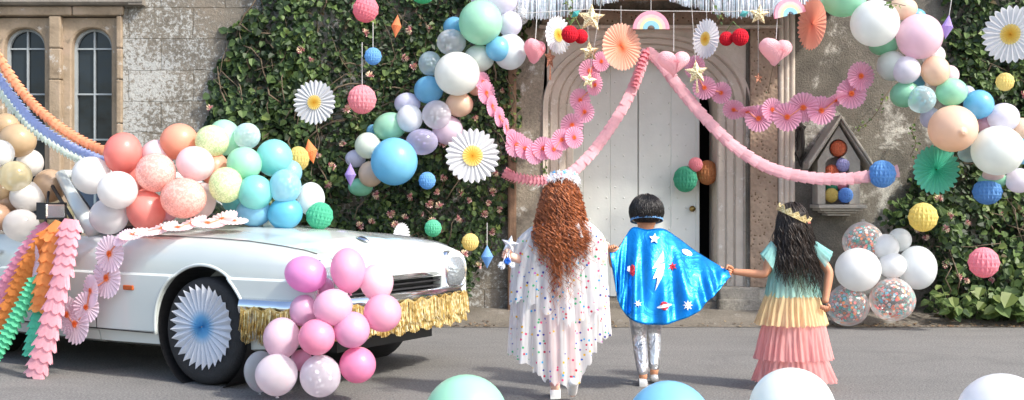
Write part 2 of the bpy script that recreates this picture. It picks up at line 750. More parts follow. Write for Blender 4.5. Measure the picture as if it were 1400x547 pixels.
# porch hood: timber gable with tiled slopes
b = MB()
CYF = WY - .62
hxL, hxR = W(688), W(1142)
zE, zA = Zw(16), Zw(-46)
b.prism([(hxL, zE), (hxL, zE + .05), (XC, zA + .05), (hxR, zE + .05), (hxR, zE), (XC, zA)], CYF, WY)
hpart(b, 'porch_roof', mat_render('stone_tile', ((.2, .18, .15), (.3, .27, .22), (.4, .36, .3)), (.5, .5, .45), 5, .6))
b = MB()
for k in range(7):
    z0 = Zw(14) + k * .055
    hw = (1.58) * (1 - (z0 + .05 - zE) / (zA - zE)) - .03
    if hw > .05:
        b.box(XC - hw, XC + hw, CYF + .06, CYF + .085 + .004 * (k % 2), z0, z0 + .052)
hpart(b, 'gable_boards', plain('brown_timber', (.22, .115, .06), .75, 0, .3, 8, .4, 50))
for xa, xb in ((W(700), W(740)), (W(1090), W(1130))):
    b = MB()
    b.box(xa, xb, WY - .5, WY, Zw(14) - .02, Zw(6))
    hpart(b, 'porch_bracket', plain('brown_timber', (.22, .115, .06)))

# ---------------- windows
M_FRAMEW = plain('window_paint', (.30, .33, .34), .5)
n = NT('old_glass')
M_GLASS = n.end(n.pbr(n.ramp(n.noise(1.1, 3), [(.35, (.008, .012, .016)), (.7, (.03, .04, .05))]), .06, 0, n.bump(n.noise(7, 2), .15, .02), 0, .35))


def window(xa, xb, za, zs, rise, label):
    w = empty('window', (0, 0, 0), (0, 0, 0), house)
    w.location = Vector(((xa + xb) / 2, WY + .12, za)) - house.location
    xc, hw = (xa + xb) / 2, (xb - xa) / 2
    nA = 16
    arc = [(xc - hw * math.cos(PI * k / nA), zs + rise * math.sin(PI * k / nA) ** .85) for k in range(nA + 1)]
    # recessed head and jambs with the arch cut through
    b = MB()
    X0, X1, ZT = xa - .075, xb + .07, Zw(24)
    yf, yb = WY + .035, WY + .13
    path = [(xa, za)] + arc + [(xb, za)]
    out = [(X0, za)] + [(lerp(X0, X1, k / nA), ZT) for k in range(nA + 1)] + [(X1, za)]
    vs, fs = [], []
    for (x, z), (u, v) in zip(path, out):
        vs += [(u, yf, v), (x - math.copysign(.012, x - xc) * -1, yf + .004, z + (.012 if z > zs else 0)), (x, yf + .02, z), (x, yb + .08, z)]
    for i in range(len(path) - 1):
        for q in range(3):
            fs.append((4 * i + q, 4 * i + 4 + q, 4 * i + 5 + q, 4 * i + 1 + q))
    b.add(vs, fs)
    hpart(b, 'reveal', M_DRESS, w)
    b = MB()
    ring = [(xa, za)] + arc + [(xb, za)]
    b.prism(ring[::-1], yb + .03, yb + .04)
    hpart(b, 'glass', M_GLASS, w)
    b = MB()
    t = .008
    top = zs + rise
    b.box(xc - t, xc + t, yb, yb + .028, za, top - .01)
    for z in (zs + .01, zs - .43, zs - .87, zs - 1.31):
        if z > za:
            b.box(xa + .004, xb - .004, yb + .002, yb + .026, z - t, z + t)
    hpart(b, 'glazing_bars', M_FRAMEW, w)
    b = MB()
    inn = [(xc + (x - xc) * .87, za + .02 if z == za else z - (.022 if z > zs + .02 else 0)) for x, z in ring]
    vs, fs = [], []
    for (x, z), (u, v) in zip(ring, inn):
        vs += [(x, yb - .004, z), (u, yb - .004, v), (u, yb + .03, v)]
    for i in range(len(ring) - 1):
        for q in range(2):
            fs.append((3 * i + q, 3 * i + 3 + q, 3 * i + 4 + q, 3 * i + 1 + q))
    b.add(vs, fs)
    hpart(b, 'frame', M_FRAMEW, w)
    b = MB()
    b.box(X0, X1, WY - .04, WY + .2, za - .09, za)
    tooled(hpart(b, 'sill', M_DRESS, w), .015)
    w['label'] = label
    return w


ZB = Zw(330)
window(W(95), W(150), ZB, Zw(66), .20, 'narrow arched window with pale lead bars and clear stone frame')
window(W(2), W(58), ZB, Zw(66), .20, 'narrow arched window partly behind the paper streamers')
# frame stones round the pair
for xa, xb in ((W(-30), W(2) - .075), (W(58) + .07, W(95) - .075), (W(150) + .07, W(168))):
    b = MB()
    zj = ZB - .09
    k = 0
    while zj < Zw(22):
        z2 = min(Zw(22), zj + (.42, .30, .5)[k % 3])
        b.box(xa, xb, WY - .03 - .004 * (k % 2), WY + .3, zj + .002, z2 - .002)
        zj = z2
        k += 1
    tooled(hpart(b, 'window_jamb', M_DRESS), .014)
b = MB()
b.box(W(-112), W(-30), WY - .02, WY + .3, ZB, Zw(10))
tooled(hpart(b, 'window_jamb', M_DRESS), .014)
b = MB()
b.box(W(-30), W(100) - .003, WY - .034, WY + .3, Zw(22) + .002, Zw(9))
b.box(W(100) + .003, W(170), WY - .038, WY + .3, Zw(22) + .002, Zw(9))
tooled(hpart(b, 'lintel', M_DRESS), .014)
b = MB()
b.grid(lambda i, j: (lerp(-9, W(199), i), WY + .02 - (0, .10, .13, .13, .06, .06, 0)[j], (Zw(9), Zw(8), Zw(5), Zw(0), Zw(-3), Zw(-12), Zw(-14))[j]), 1, 6)
b.box(W(180), W(199), WY - .1, WY, Zw(8.5), Zw(-6))
hpart(b, 'string_course', mat_dressed('course_stone', (.14, .12, .10), (.22, .2, .17), (.3, .27, .23)))

# ---------------- gabled niche on the right wall
ny = WY - .20
sn = F / ny
Nx = lambda px: (px - CX) / sn
Nz = lambda py: EYE - (py - HY) / sn
nic = empty('wall_niche', (Nx(1147), WY, Nz(280)))
tag(nic, 'gabled stone niche on the wall with ledge, paper balls stacked inside', 'niche')
b = MB()
b.prism([(Nx(1118), Nz(279)), (Nx(1176), Nz(279)), (Nx(1176), Nz(220)), (Nx(1147), Nz(172)), (Nx(1118), Nz(220))], ny, WY)
body = hpart(b, 'niche_body', mat_dressed('niche_stone', (.25, .225, .19), (.38, .35, .30), (.48, .445, .39)), nic)
c1 = MB()
arc = [(Nx(1128.5), Nz(281)), (Nx(1161), Nz(281))] + [(Nx(1144.7) + .1135 * math.cos(PI * k / 10), Nz(226) + .08 * math.sin(PI * k / 10)) for k in range(11)]
c1.prism(arc, ny - .1, ny + .17)
co = c1.build('cut', M_DARK)
c1 = MB()
c1.lathe([(0, ny - .1), (.088, ny - .1), (.088, ny + .15), (0, ny + .15)], 20, 'Y', 0, (Nx(1146), 0, Nz(203)))
c2 = c1.build('cut', M_DARK)
co.location = c2.location = -nic.location
body.parent = None
cut(body, [co, c2])
body.parent = nic
b = MB()
for sx in (-1, 1):
    xa, za, xb, zb = Nx(1147), Nz(157), Nx(1147) + sx * .300, Nz(222)
    dx, dz = (xb - xa), (zb - za)
    l = math.hypot(dx, dz)
    nx_, nz_ = -dz / l * sx * -1, dx / l * sx
    for (q0, q1, yf) in ((0, .035, -.07), (.036, .06, -.045)):
        p = [(xa + nx_ * -q0 * sx * 0, za - q0 * 1.2), (xb, zb - q0 * 1.2), (xb, zb - q1 * 1.2), (xa, za - q1 * 1.2)]
        b.prism(p if sx > 0 else p[::-1], ny + yf, WY)
tooled(hpart(b, 'gable_coping', mat_dressed('niche_stone', (.25, .225, .19), (.38, .35, .30), (.48, .445, .39)), nic), .008)
b = MB()
for k, (w_, z0, z1) in enumerate(((.225, 279.5, 285), (.20, 285, 288.5), (.15, 288.5, 291.5), (.11, 291.5, 295))):
    b.box(Nx(1147) - w_, Nx(1147) + w_, ny - .13 + k * .04, WY, Nz(z1), Nz(z0) - .001)
tooled(hpart(b, 'ledge', mat_dressed('niche_stone', (.25, .225, .19), (.38, .35, .30), (.48, .445, .39)), nic), .008)

# black iron bracket by the pilaster
bk = empty('iron_bracket', (W(1093), WY - .02, Zw(196)))
tag(bk, 'ornate black iron plate with spiked ends fixed to the wall beside the niche', 'bracket')
MI = plain('wrought_iron', (.045, .04, .035), .55, .6, .3, 20, .4, 40)
b = MB()
half = [(0, 34), (2, 27), (5, 24), (8.5, 23), (5.5, 18), (4, 12), (5.5, 5), (4, -3), (4.5, -10), (8.5, -13), (5, -18), (2.5, -24), (0, -33)]
pl = [(x / S, z / S) for x, z in half] + [(-x / S, z / S) for x, z in half[-2:0:-1]]
b.prism([(x, z) for x, z in pl], -.035, -.002)
bevel(b.build('back_plate', MI, bk), .008)
b = MB()
b.tube([(0, -.03, .15), (0, -.10, .12), (0, -.12, 0), (0, -.09, -.12), (0, -.03, -.15)], [.012, .014, .02, .014, .012], 8)
b.build('handle', MI, bk, True)

# leaf litter along the foot of the verge
lf = MB()
rs = random.Random(5)
for k in range(2600):
    x = rs.uniform(-4.5, 6)
    y = 10.3 + abs(rs.gauss(0, .13)) - .06
    if -.2 < x < 2.2 and rs.random() < .75:
        continue
    z = max(.004, zap(y, x)) + rs.uniform(.006, .012)
    s_ = rs.uniform(.006, .02)
    a = rs.uniform(0, 6.28)
    u = Vector((math.cos(a), math.sin(a), rs.uniform(-.4, .4))) * s_
    v = Vector((-math.sin(a), math.cos(a), rs.uniform(-.3, .3))) * s_ * .55
    p = Vector((x, y, z))
    lf.add([p - u, p + v, p + u, p - v], [(0, 1, 2, 3)], rs.randrange(3))
tag(lf.build('leaf_litter', [plain('dry_leaf', (.17, .09, .04), .9), plain('dry_leaf_dark', (.08, .05, .03), .9), plain('dry_leaf_pale', (.30, .21, .11), .9)]), None, None, None, 'stuff')
# ------------------------------------------------------------------ the car
car = empty('convertible_car', (-1.49, 7.81, 0), (0, 0, R(-31)))
tag(car, 'white vintage convertible with long bonnet, decorated with balloons, paper fans and gold fringe', 'car')
YAW = Matrix.Rotation(R(-31), 4, 'Z')


def carw(u, y, z):
    return Vector((-1.49, 7.81, 0)) + YAW @ Vector((u, y, z))


n = NT('car_paint')
c = n.ramp(n.noise(.8, 3), [(.3, (.56, .61, .58)), (.7, (.60, .645, .615))])
M_CAR = n.end(n.pbr(c, .22, 0, None, .8, .5))
M_CHROME = plain('chrome', (.75, .76, .78), .08, 1, .03)
M_BLACK = plain('black_plastic', (.015, .015, .016), .5)
M_RUB = plain('tyre_rubber', (.018, .018, .019), .8, 0, .2, 20, .4, 90)
M_SEAT = plain('seat_leather', (.05, .04, .035), .45, 0, .2, 9)


# stations along the body: u, half width, sill z, shoulder z, crown z
ST = [(-3.90, .60, .42, .70, .74), (-3.78, .76, .30, .80, .86), (-3.3, .84, .25, .89, .94), (-2.6, .86, .235, .915, .96), (-2.2, .865, .23, .915, .955),
      (-1.6, .865, .225, .915, .955), (-1.2, .865, .225, .915, .962), (-.8, .865, .225, .915, .972), (-.4, .86, .23, .912, .968), (0, .855, .235, .905, .955),
      (.3, .85, .24, .892, .930), (.55, .84, .26, .868, .885), (.72, .825, .30, .845, .815), (.82, .81, .36, .82, .735), (.88, .80, .42, .80, .675)]


def station(u):
    def g(k):
        return curve([(s[0], s[k]) for s in ST], u)
    return g(1), g(2), g(3), g(4)


def section(u):
    w, zs, he, hc = station(u)
    p = [(w - .10, zs - .02), (w - .05, zs), (w - .035, zs + .06), (w - .012, zs + .085), (w - .010, .36 + max(0, zs - .3)), (w, .50), (w + .004, .60), (w + .002, .668), (w - .020, .682),
         (w - .022, .76), (w - .04, he - .055), (w - .075, he - .012), (w - .135, he + .004)]
    side = p + [(w - .24, he + (hc - he) * .35), (w * .52, he + (hc - he) * .72), (w * .40, he + (hc - he) * .80), (w * .34, hc + .004), (w * .18, hc + .012), (0, hc + .016)]
    # keep heights ordered where the nose drops
    return side


def loft(us, name, mat):
    b = MB()
    secs = []
    for u in us:
        s = section(u)
        full = [(-y, z) for y, z in s] + [(y, z) for y, z in s[-2::-1]]
        secs.append(full)
    m = len(secs[0])
    vs = [(u, y, z) for u, sec in zip(us, secs) for y, z in sec]
    fs = []
    for i in range(len(us) - 1):
        for k in range(m - 1):
            fs.append((i * m + k, (i + 1) * m + k, (i + 1) * m + k + 1, i * m + k + 1))
        fs.append((i * m + m - 1, (i + 1) * m + m - 1, (i + 1) * m, i * m))
    fs.append(tuple(range(m)))
    fs.append(tuple((len(us) - 1) * m + k for k in range(m - 1, -1, -1)))
    b.add(vs, fs)
    o = b.build(name, mat)
    return o


def frange(a, b_, n_):
    return [a + (b_ - a) * i / n_ for i in range(n_ + 1)]


def arch_cutter(u):
    b = MB()
    b.lathe([(0, -1.2), (.392, -1.2), (.392, -.52), (0, -.52)], 48, 'Y', 0, (u, 0, .35))
    b.lathe([(0, .52), (.392, .52), (.392, 1.2), (0, 1.2)], 48, 'Y', 0, (u, 0, .35))
    return b.build('cut', M_BLACK)


def cabin_cutter():
    b = MB()
    b.box(-2.55, -1.22, -.74, .74, .45, 1.4)
    return b.build('cut', M_BLACK)


DF, DR = -.95, -2.2
front = loft(frange(DF + .0085, .88, 44), 'body', M_CAR)
b = MB()
b.box(.80, 1.0, -.50, .50, .485, .635)
cut(front, [arch_cutter(0), cabin_cutter(), b.build('cut', M_BLACK)])
front.parent = car
smooth(front)
es = front.modifiers.new('e', 'EDGE_SPLIT')
es.split_angle = R(32)
bake(front)
rear = loft(frange(-3.9, DR - .004, 36), 'rear_body', M_CAR)
cut(rear, [arch_cutter(-2.59), cabin_cutter()])
rear.parent = car
smooth(rear)
es = rear.modifiers.new('e', 'EDGE_SPLIT')
es.split_angle = R(32)
bake(rear)
mid = loft(frange(DR, DF - .002, 26), 'middle', M_CAR)
# sills and the two doors come out of the middle section
cc = cabin_cutter()
bb = MB()
bb.box(DR - .1, DF + .1, -2, 2, .305, 2)
b2 = bb.build('cut', M_BLACK)
sill = mid.copy()
sill.data = mid.data.copy()
COL.objects.link(sill)
sill.name = 'sill_panel'
cut(sill, [b2])
sill.parent = car
for sgn, nm in ((-1, 'door'), (1, 'door')):
    d = mid.copy()
    d.data = mid.data.copy()
    COL.objects.link(d)
    d.name = nm
    bb = MB()
    bb.box(DR - .1, DF + .1, -2 if sgn > 0 else -.70, .70 if sgn > 0 else 2, -1, 2)
    b3 = MB()
    b3.box(DR - .15, DF + .15, -3, 3, -1, .309)
    cut(d, [bb.build('cut', M_BLACK), b3.build('cut', M_BLACK)])
    d.parent = car
    smooth(d)
    es = d.modifiers.new('e', 'EDGE_SPLIT')
    es.split_angle = R(32)
    bake(d)
    h = MB()
    h.box(-2.12, -1.95, sgn * .862 - .012, sgn * .862 + .012, .765, .80)
    bevel(h.build('handle', M_CHROME, d), .008)
bpy.data.objects.remove(mid)
bpy.data.objects.remove(cc)
b = MB()
b.box(-2.2, -.96, -.68, .68, .26, .45)
b.box(-.55, .8, -.5, .5, .22, .42)
b.build('underside', M_BLACK, car)
b = MB()
b.box(-1.24, -1.20, -.70, .70, .45, .96)
b.lathe([(.17, -.01), (.185, 0), (.17, .01), (.165, 0), (.17, -.01)], 24, 'X', 0, (-1.42, .36, .88))
b.build('dashboard', M_SEAT, car)
for sy in (-.36, .36):
    b = MB()
    b.box(-2.15, -1.65, sy - .25, sy + .25, .45, .60)
    b.box(-2.32, -2.15, sy - .25, sy + .25, .5, 1.02)
    bevel(b.build('seat', M_SEAT, car), .05, 3)

# wheels
for (u, sgn) in ((0, -1), (0, 1), (-2.59, -1), (-2.59, 1)):
    w = empty('wheel', (u, sgn * .715, .335), (0, 0, 0), car)
    s_ = sgn
    b = MB()
    b.lathe([(.205, -.10), (.225, -.105), (.27, -.112), (.31, -.108), (.328, -.09), (.335, -.06), (.3355, 0), (.335, .06), (.328, .09), (.31, .108), (.27, .112), (.225, .105), (.205, .10)], 56, 'Y')
    b.build('tyre', M_RUB, w, True)
    b = MB()
    b.lathe([(0, s_ * .085), (.05, s_ * .09), (.06, s_ * .07), (.15, s_ * .06), (.17, s_ * .085), (.205, s_ * .10), (.212, s_ * .08), (.2, -s_ * .09)], 40, 'Y')
    b.build('rim', plain('alloy', (.6, .6, .6), .3, .9), w, True)
for u in (0, -2.59):
    b = MB()
    b.lathe([(0, -.5), (.385, -.5), (.385, -.40), (0, -.40)], 30, 'Y', 0, (u, 0, .35))
    b.lathe([(0, .5), (.385, .5), (.385, .40), (0, .40)], 30, 'Y', 0, (u, 0, .35))
    b.lathe([(.3885, -.832), (.3885, -.45)], 48, 'Y', 0, (u, 0, .35))
    b.lathe([(.3885, .832), (.3885, .45)], 48, 'Y', 0, (u, 0, .35))
    b.box(u - .06, u + .06, -.66, .66, .29, .37)
    b.build('wheel_arch_liner', M_BLACK, car)

# windscreen
zt = 1.315
A0, A1 = (-1.06, .735, .945), (-1.62, .60, zt)
b = MB()
pts = []
nA = 12
for k in range(nA + 1):
    t = k / nA * 2 - 1
    pts.append(((A0[0] + .24 * (1 - t * t), A0[1] * t, A0[2] + .02 * (1 - t * t)), (A1[0] + .14 * (1 - t * t), A1[1] * t, A1[2] + .01 * (1 - t * t))))
ws = empty('windscreen', (0, 0, 0), (0, 0, 0), car)
b.grid(lambda i, j: Vector(pts[i][0]).lerp(Vector(pts[i][1]), j), nA, 1)
n = NT('windscreen_glass')
g = n.new('ShaderNodeBsdfGlossy')
g.inputs['Roughness'].default_value = .03
lw = n.new('ShaderNodeFresnel')
lw.inputs['IOR'].default_value = 1.5
b.build('glass', n.end(n.mixsh(n.math('ADD', lw.outputs[0], .12), n.transp((.62, .70, .68)), g.outputs[0])), ws, True)
for sg in (-1, 1):
    b = MB()
    p0, p1 = Vector((A0[0], sg * A0[1], A0[2] - .03)), Vector((A1[0], sg * A1[1], A1[2]))
    b.tube([p0 + Vector((-.015, sg * .012, 0)), p0.lerp(p1, .5) + Vector((-.015, sg * .014, 0)), p1 + Vector((-.015, 0, .01))], [.060, .050, .042], 10)
    b.build('pillar', M_CAR, ws, True)
    b = MB()
    b.tube([p0 + Vector((.05, sg * -.02, .005)), p0.lerp(p1, .5) + Vector((.042, sg * -.02, 0)), p1 + Vector((.03, -.012 * sg, 0))], .010, 6)
    b.build('rubber_seal', M_BLACK, ws, True)
    # quarter light frame behind the pillar
    b = MB()
    q = [Vector((-1.19, sg * .79, .925)), Vector((-1.72, sg * .63, 1.28)), Vector((-1.56, sg * .79, .925))]
    b.tube(q[:2], .014, 6)
    b.tube(q[1:], .010, 6)
    b.build('quarter_light', M_BLACK, ws, True)
b = MB()
b.tube([Vector(p[1]) + Vector((-.015, 0, .012)) for p in pts], .034, 8)
b.build('header_rail', M_CAR, ws, True)
b = MB()
b.tube([Vector(p[0]) + Vector((.015, 0, .004)) for p in pts], .018, 6)
b.build('rubber_seal', M_BLACK, ws, True)
for q in ((.30, -.35), (.0, .2)):
    b = MB()
    b.tube([(-.83, q[0], 1.0), (-.95, q[0] - .25, 1.065), (-1.0, q[0] - .5, 1.09)], .008, 5)
    b.build('wiper', M_BLACK, ws, True)

# door mirror
mr = empty('door_mirror', (-1.285, -.94, 1.075), (0, 0, 0), car)
mr.scale = (.78, .78, .86)
b = MB()
b.box(-.05, .055, -.105, .105, -.062, .062)
o = b.build('housing', plain('satin_chrome', (.80, .80, .80), .22, 1, .05), mr)
bevel(o, .022, 3)
b = MB()
b.box(-.058, -.0512, -.092, .092, -.05, .05)
b.build('mirror_glass', M_CHROME, mr)
b = MB()
for zz in (-.066, .058):
    b.box(-.056, .058, -.112, .110, zz, zz + .004)
for yy in (-.112, .103):
    b.box(-.056, .058, yy, yy + .004, -.066, .066)
b.build('rubber_edge', M_BLACK, mr)
b = MB()
b.tube([(0, .08, -.05), (0, .14, -.12), (.03, .17, -.16)], .02, 8)
b.build('stalk', M_BLACK, mr, True)

# nose: lamps, grille, bumper, badge
for sg in (-1, 1):
    hl = empty('headlight', (.835, sg * .670, .668), (0, 0, 0), car)
    b = MB()
    ring = []
    nn = 28
    sup = lambda a, e: math.copysign(abs(a) ** e, a)
    for (rx, rz, x) in ((.125, .134, .02), (.125, .134, .052), (.115, .122, .062), (.105, .11, .052)):
        for k in range(nn):
            a = 2 * PI * k / nn
            ring.append((x - .03 * (math.sin(a) > 0) * math.sin(a) * 1.0, rx * sup(math.cos(a), .62), rz * sup(math.sin(a), .62)))
    fs = [(j * nn + k, j * nn + (k + 1) % nn, (j + 1) * nn + (k + 1) % nn, (j + 1) * nn + k) for j in range(3) for k in range(nn)]
    b.add(ring, fs)
    b.build('rim', M_CHROME, hl, True)
    b = MB()
    ring = []
    for (q, x) in ((1, .050), (.8, .068), (.5, .08), (.02, .086)):
        for k in range(nn):
            a = 2 * PI * k / nn
            ring.append((x - .03 * (math.sin(a) > 0) * math.sin(a) * q, .105 * q * sup(math.cos(a), .62), .11 * q * sup(math.sin(a), .62)))
    b.add(ring, fs)
    n = NT('lamp_glass')
    lens = n.end(n.pbr((.36, .40, .42), .10, .5, n.bump(n.voronoi(60, vec=n.coord()), .4, .01), .5))
    b.build('lens', lens, hl, True)
    # white wing filling behind the lamp
    b = MB()
    b.tube([(-.28, 0, .02), (-.10, 0, .015), (.02, 0, .0)], [.09, .11, .122], 20)
    b.build('housing', M_CAR, hl, True)
gl = empty('grille', (.86, 0, .56), (0, 0, 0), car)
b = MB()
b.box(-.055, -.05, -.5, .5, -.08, .075)
b.build('back_panel', M_BLACK, gl)
for k in range(4):
    b = MB()
    b.box(-.04, .012, -.495, .495, -.06 + k * .034, -.05 + k * .034)
    b.build('slat', plain('grille_bar', (.06, .06, .065), .3, .6), gl)
b = MB()
b.tube([(.0, -.50, .092), (.03, -.25, .095), (.035, 0, .096), (.03, .25, .095), (0, .50, .092)], .017, 8)
b.build('chrome_trim', M_CHROME, gl, True)
bhalf = [(u, -.878) for u in frange(.36, .66, 14)]
bhalf += [(.66 + .215 * math.sin(k / 14 * PI / 2), -.700 - .178 * math.cos(k / 14 * PI / 2)) for k in range(1, 15)]
bhalf += [(.875 + .075 * math.sin(k / 26 * PI / 2), -.70 + .70 * k / 26) for k in range(1, 27)]
bp = bhalf + [(u, -y) for u, y in bhalf[-2::-1]]
NBP = len(bp) - 1
bumper = empty('bumper', (0, 0, 0), (0, 0, 0), car)
b = MB()
pf = [(0, .46), (.035, .475), (.045, .51), (.035, .55), (.0, .565), (-.03, .56)]


def bp_off(i, o):
    p = Vector((*bp[i], 0))
    t = Vector((*bp[min(i + 1, NBP)], 0)) - Vector((*bp[max(i - 1, 0)], 0))
    nn_ = Vector((-t.y, t.x, 0)).normalized() * -1
    return p + nn_ * o


b.grid(lambda i, j: (*bp_off(i, pf[j][0] - .03)[:2], pf[j][1]), NBP, 5)
b.build('chrome_blade', M_CHROME, bumper, True)
b = MB()
b.grid(lambda i, j: (*bp_off(i, -.05 - .03 * j)[:2], (.45, .40, .34, .28)[j]), NBP, 3)
b.build('valance', M_BLACK, bumper, True)
b = MB()
b.lathe([(0, .012), (.03, .010), (.048, .004), (.052, 0)], 20)
o = b.build('bonnet_badge', M_CHROME, car, True)
o.location, o.rotation_euler, o.scale = (.60, 0, .893), (0, R(14), 0), (1, .5, 1)
b = MB()
b.lathe([(0, .017), (.022, .015), (.03, .010)], 16)
o2 = b.build('badge_centre', M_BLACK, o, True)
b = MB()
b.box(-.045, .045, -.007, .012, -.016, .016)
o = b.build('side_marker', plain('amber_plastic', (.42, .09, .015), .2, 0, .1), car)
o.location = (-.62, -.872, .585)
bevel(o, .006)
for sg in (-1, 1):
    b = MB()
    b.box(-2.2, -.41, sg * .850, sg * .8575, .301, .3075)
    b.build('shut_line', M_BLACK, car)
    b = MB()
    b.tube([(DF + .0025, sg * (y - .004), z) for y, z in section(DF)[3:13]], .0045, 5)
    b.build('shut_line', M_BLACK, car)
    for u0 in (0, -2.59):
        b = MB()
        pts = []
        for k in range(41):
            a = R(-8) + R(196) * k / 40
            u_, z_ = u0 + .398 * math.cos(a), .35 + .398 * math.sin(a)
            sec = section(u_)
            y_ = curve(sorted((z, y) for y, z in sec[3:11]), z_)
            pts.append((u_, sg * (y_ - .002), z_))
        b.tube(pts, .011, 8, 0, True)
        b.build('arch_lip', M_CAR, car, True)
bonnet = MB()
for sg in (-1, 1):
    bonnet.tube([(u, sg * (station(u)[0] - .128), station(u)[2] + .006) for u in frange(-.93, .80, 20)], .0035, 4)
bonnet.build('bonnet_seam', plain('seam', (.12, .12, .12), .8), car)
# ------------------------------------------------------------------ plants
def leafmat(name, c, thr=.35, rough=.5):
    n = NT(name)
    col = n.ramp(n.noise(3.5, 4, .6), [(.3, sc_(c, .72)), (.7, sc_(c, 1.3))])
    return n.end(n.mixsh(thr, n.pbr(col, rough, 0, None, 0, .4), n.transl(sc_(c, 1.25))))


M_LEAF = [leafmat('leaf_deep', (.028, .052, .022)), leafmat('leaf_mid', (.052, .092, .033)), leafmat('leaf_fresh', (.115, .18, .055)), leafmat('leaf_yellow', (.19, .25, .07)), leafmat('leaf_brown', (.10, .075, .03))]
M_STEM = plain('vine_stem', (.13, .095, .06), .85, 0, .3, 12)
BH = [(0, 0), (.30, .52), (.72, .40), (1.0, .0), (.72, -.40), (.30, -.52)]   # heart-like leaf outline along x, folded at the midrib


def leaf(mb, p, nrm, size, rs, mi):
    nrm = nrm.normalized()
    t = Vector((rs.gauss(0, 1), rs.gauss(0, .4), rs.gauss(-.9, .7)))
    t = (t - nrm * t.dot(nrm))
    if t.length < 1e-3:
        t = nrm.orthogonal()
    t.normalize()
    b_ = nrm.cross(t)
    w = rs.uniform(.62, 1.0)
    dr = rs.uniform(.05, .25)
    vs = []
    for x, y in BH:
        vs.append(p + t * (x * size) + b_ * (y * size * w) + nrm * (size * (abs(y) * .35 - dr * x * x)))
    mb.add(vs, [(0, 1, 2, 3), (0, 3, 4, 5)], mi)


def inside(poly, x, y):
    c = False
    j = len(poly) - 1
    for i in range(len(poly)):
        xi, yi = poly[i]
        xj, yj = poly[j]
        if (yi > y) != (yj > y) and x < (xj - xi) * (y - yi) / (yj - yi) + xi:
            c = not c
        j = i
    return c


def edge_dist(poly, x, y):
    best = 1e9
    for i in range(len(poly)):
        ax, ay = poly[i]
        bx, by = poly[(i + 1) % len(poly)]
        dx, dy = bx - ax, by - ay
        t = max(0, min(1, ((x - ax) * dx + (y - ay) * dy) / (dx * dx + dy * dy + 1e-9)))
        best = min(best, math.hypot(x - ax - dx * t, y - ay - dy * t))
    return best


def mass(poly, depth_at, n, rs, size=(.035, .07), fresh=.3, gap=.0, cut_=None, big=None):
    """leaves over a climbing plant's lumpy front; returns mesh and some surface points for blossom"""
    mb = MB()
    x0, x1 = min(p[0] for p in poly), max(p[0] for p in poly)
    y0, y1 = min(p[1] for p in poly), max(p[1] for p in poly)
    surf = []
    k = 0
    while k < n:
        px, py = rs.uniform(x0, x1), rs.uniform(y0, y1)
        if not inside(poly, px, py):
            continue
        e = edge_dist(poly, px, py)
        if e < 16 and rs.random() > .25 + e / 22:
            continue
        if cut_ and rs.random() < cut_(px, py):
            continue
        q = Vector((px / S, py / S, 0))
        lump = noise.noise(q * 2.1) * .6 + noise.noise(q * 5.2 + Vector((3, 1, 0))) * .4
        den = noise.noise(q * 3.3 + Vector((9, 4, 2)))
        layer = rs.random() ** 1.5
        if den < -.16 - gap and layer < .55 and rs.random() < .75:
            continue                                         # hollows where only inner leaves grow
        D_ = depth_at(px, py) * min(1, .25 + e / 38)
        y = WY - .02 - D_ * (.62 + .5 * lump) * (1 - layer * .75) + rs.uniform(-.03, .03)
        y = min(y, WY - .012)
        p = at(px, py, WY)
        p = Vector((p.x, y, p.z))
        nr = Vector((rs.gauss(.12, .55), -1 + rs.gauss(0, .3), rs.gauss(.45, .5)))
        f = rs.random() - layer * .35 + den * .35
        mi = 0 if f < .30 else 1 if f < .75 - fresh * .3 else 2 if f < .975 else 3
        if rs.random() < .012:
            mi = 4
        sz_ = rs.uniform(*size) * (1.12 if layer < .4 else .95) * (1 + .35 * den)
        if big:
            sz_ *= big(px, py)
        leaf(mb, p, nr, sz_, rs, mi)
        if layer < .12:
            surf.append((p, px, py))
        k += 1
    return mb, surf


def stems(poly, depth_at, n, rs):
    mb = MB()
    x0, x1 = min(p[0] for p in poly), max(p[0] for p in poly)
    y0, y1 = min(p[1] for p in poly), max(p[1] for p in poly)
    for k in range(n):
        px, py = rs.uniform(x0, x1), rs.uniform(y0 + 30, y1)
        pts = []
        a = rs.gauss(-PI / 2, .6)
        for i in range(9):
            if not inside(poly, px, py):
                break
            p = at(px, py, WY)
            pts.append((p.x, WY - .03 - depth_at(px, py) * rs.uniform(.2, .75), p.z))
            a += rs.gauss(0, .35)
            px += math.cos(a) * 17
            py += math.sin(a) * 17
        if len(pts) > 3:
            r0 = rs.choice((.004, .006, .010))
            mb.tube(pts, [r0 * (1 - .6 * i / len(pts)) for i in range(len(pts))], 5)
    return mb


def blossom_mesh():
    rs = random.Random(3)
    mb = MB()
    for k in range(15):
        d = Vector((rs.gauss(0, .6), -abs(rs.gauss(.7, .4)), rs.gauss(.35, .6))).normalized()
        l = rs.uniform(.022, .042)
        side = d.orthogonal().normalized()
        mi = rs.choice((0, 0, 1, 1, 2))
        mb.tube([(0, 0, 0), d * l * .6, d * l], [.0022, .003, .0048], 4, 0)
        for s in (1, -1):
            q = d * l
            mb.add([q, q + d * .012 + side * s * .010 + Vector((0, 0, .006)), q + d * .004 + side * s * .017, q - d * .006 + side * s * .008], [(0, 1, 2, 3)], mi)
    me = mb.mesh('blossom', [plain('blossom_rose', (.50, .17, .19), .7), plain('blossom_cream', (.80, .64, .42), .7), plain('blossom_pale', (.80, .52, .50), .7)])
    return me


ME_BLOSSOM = blossom_mesh()


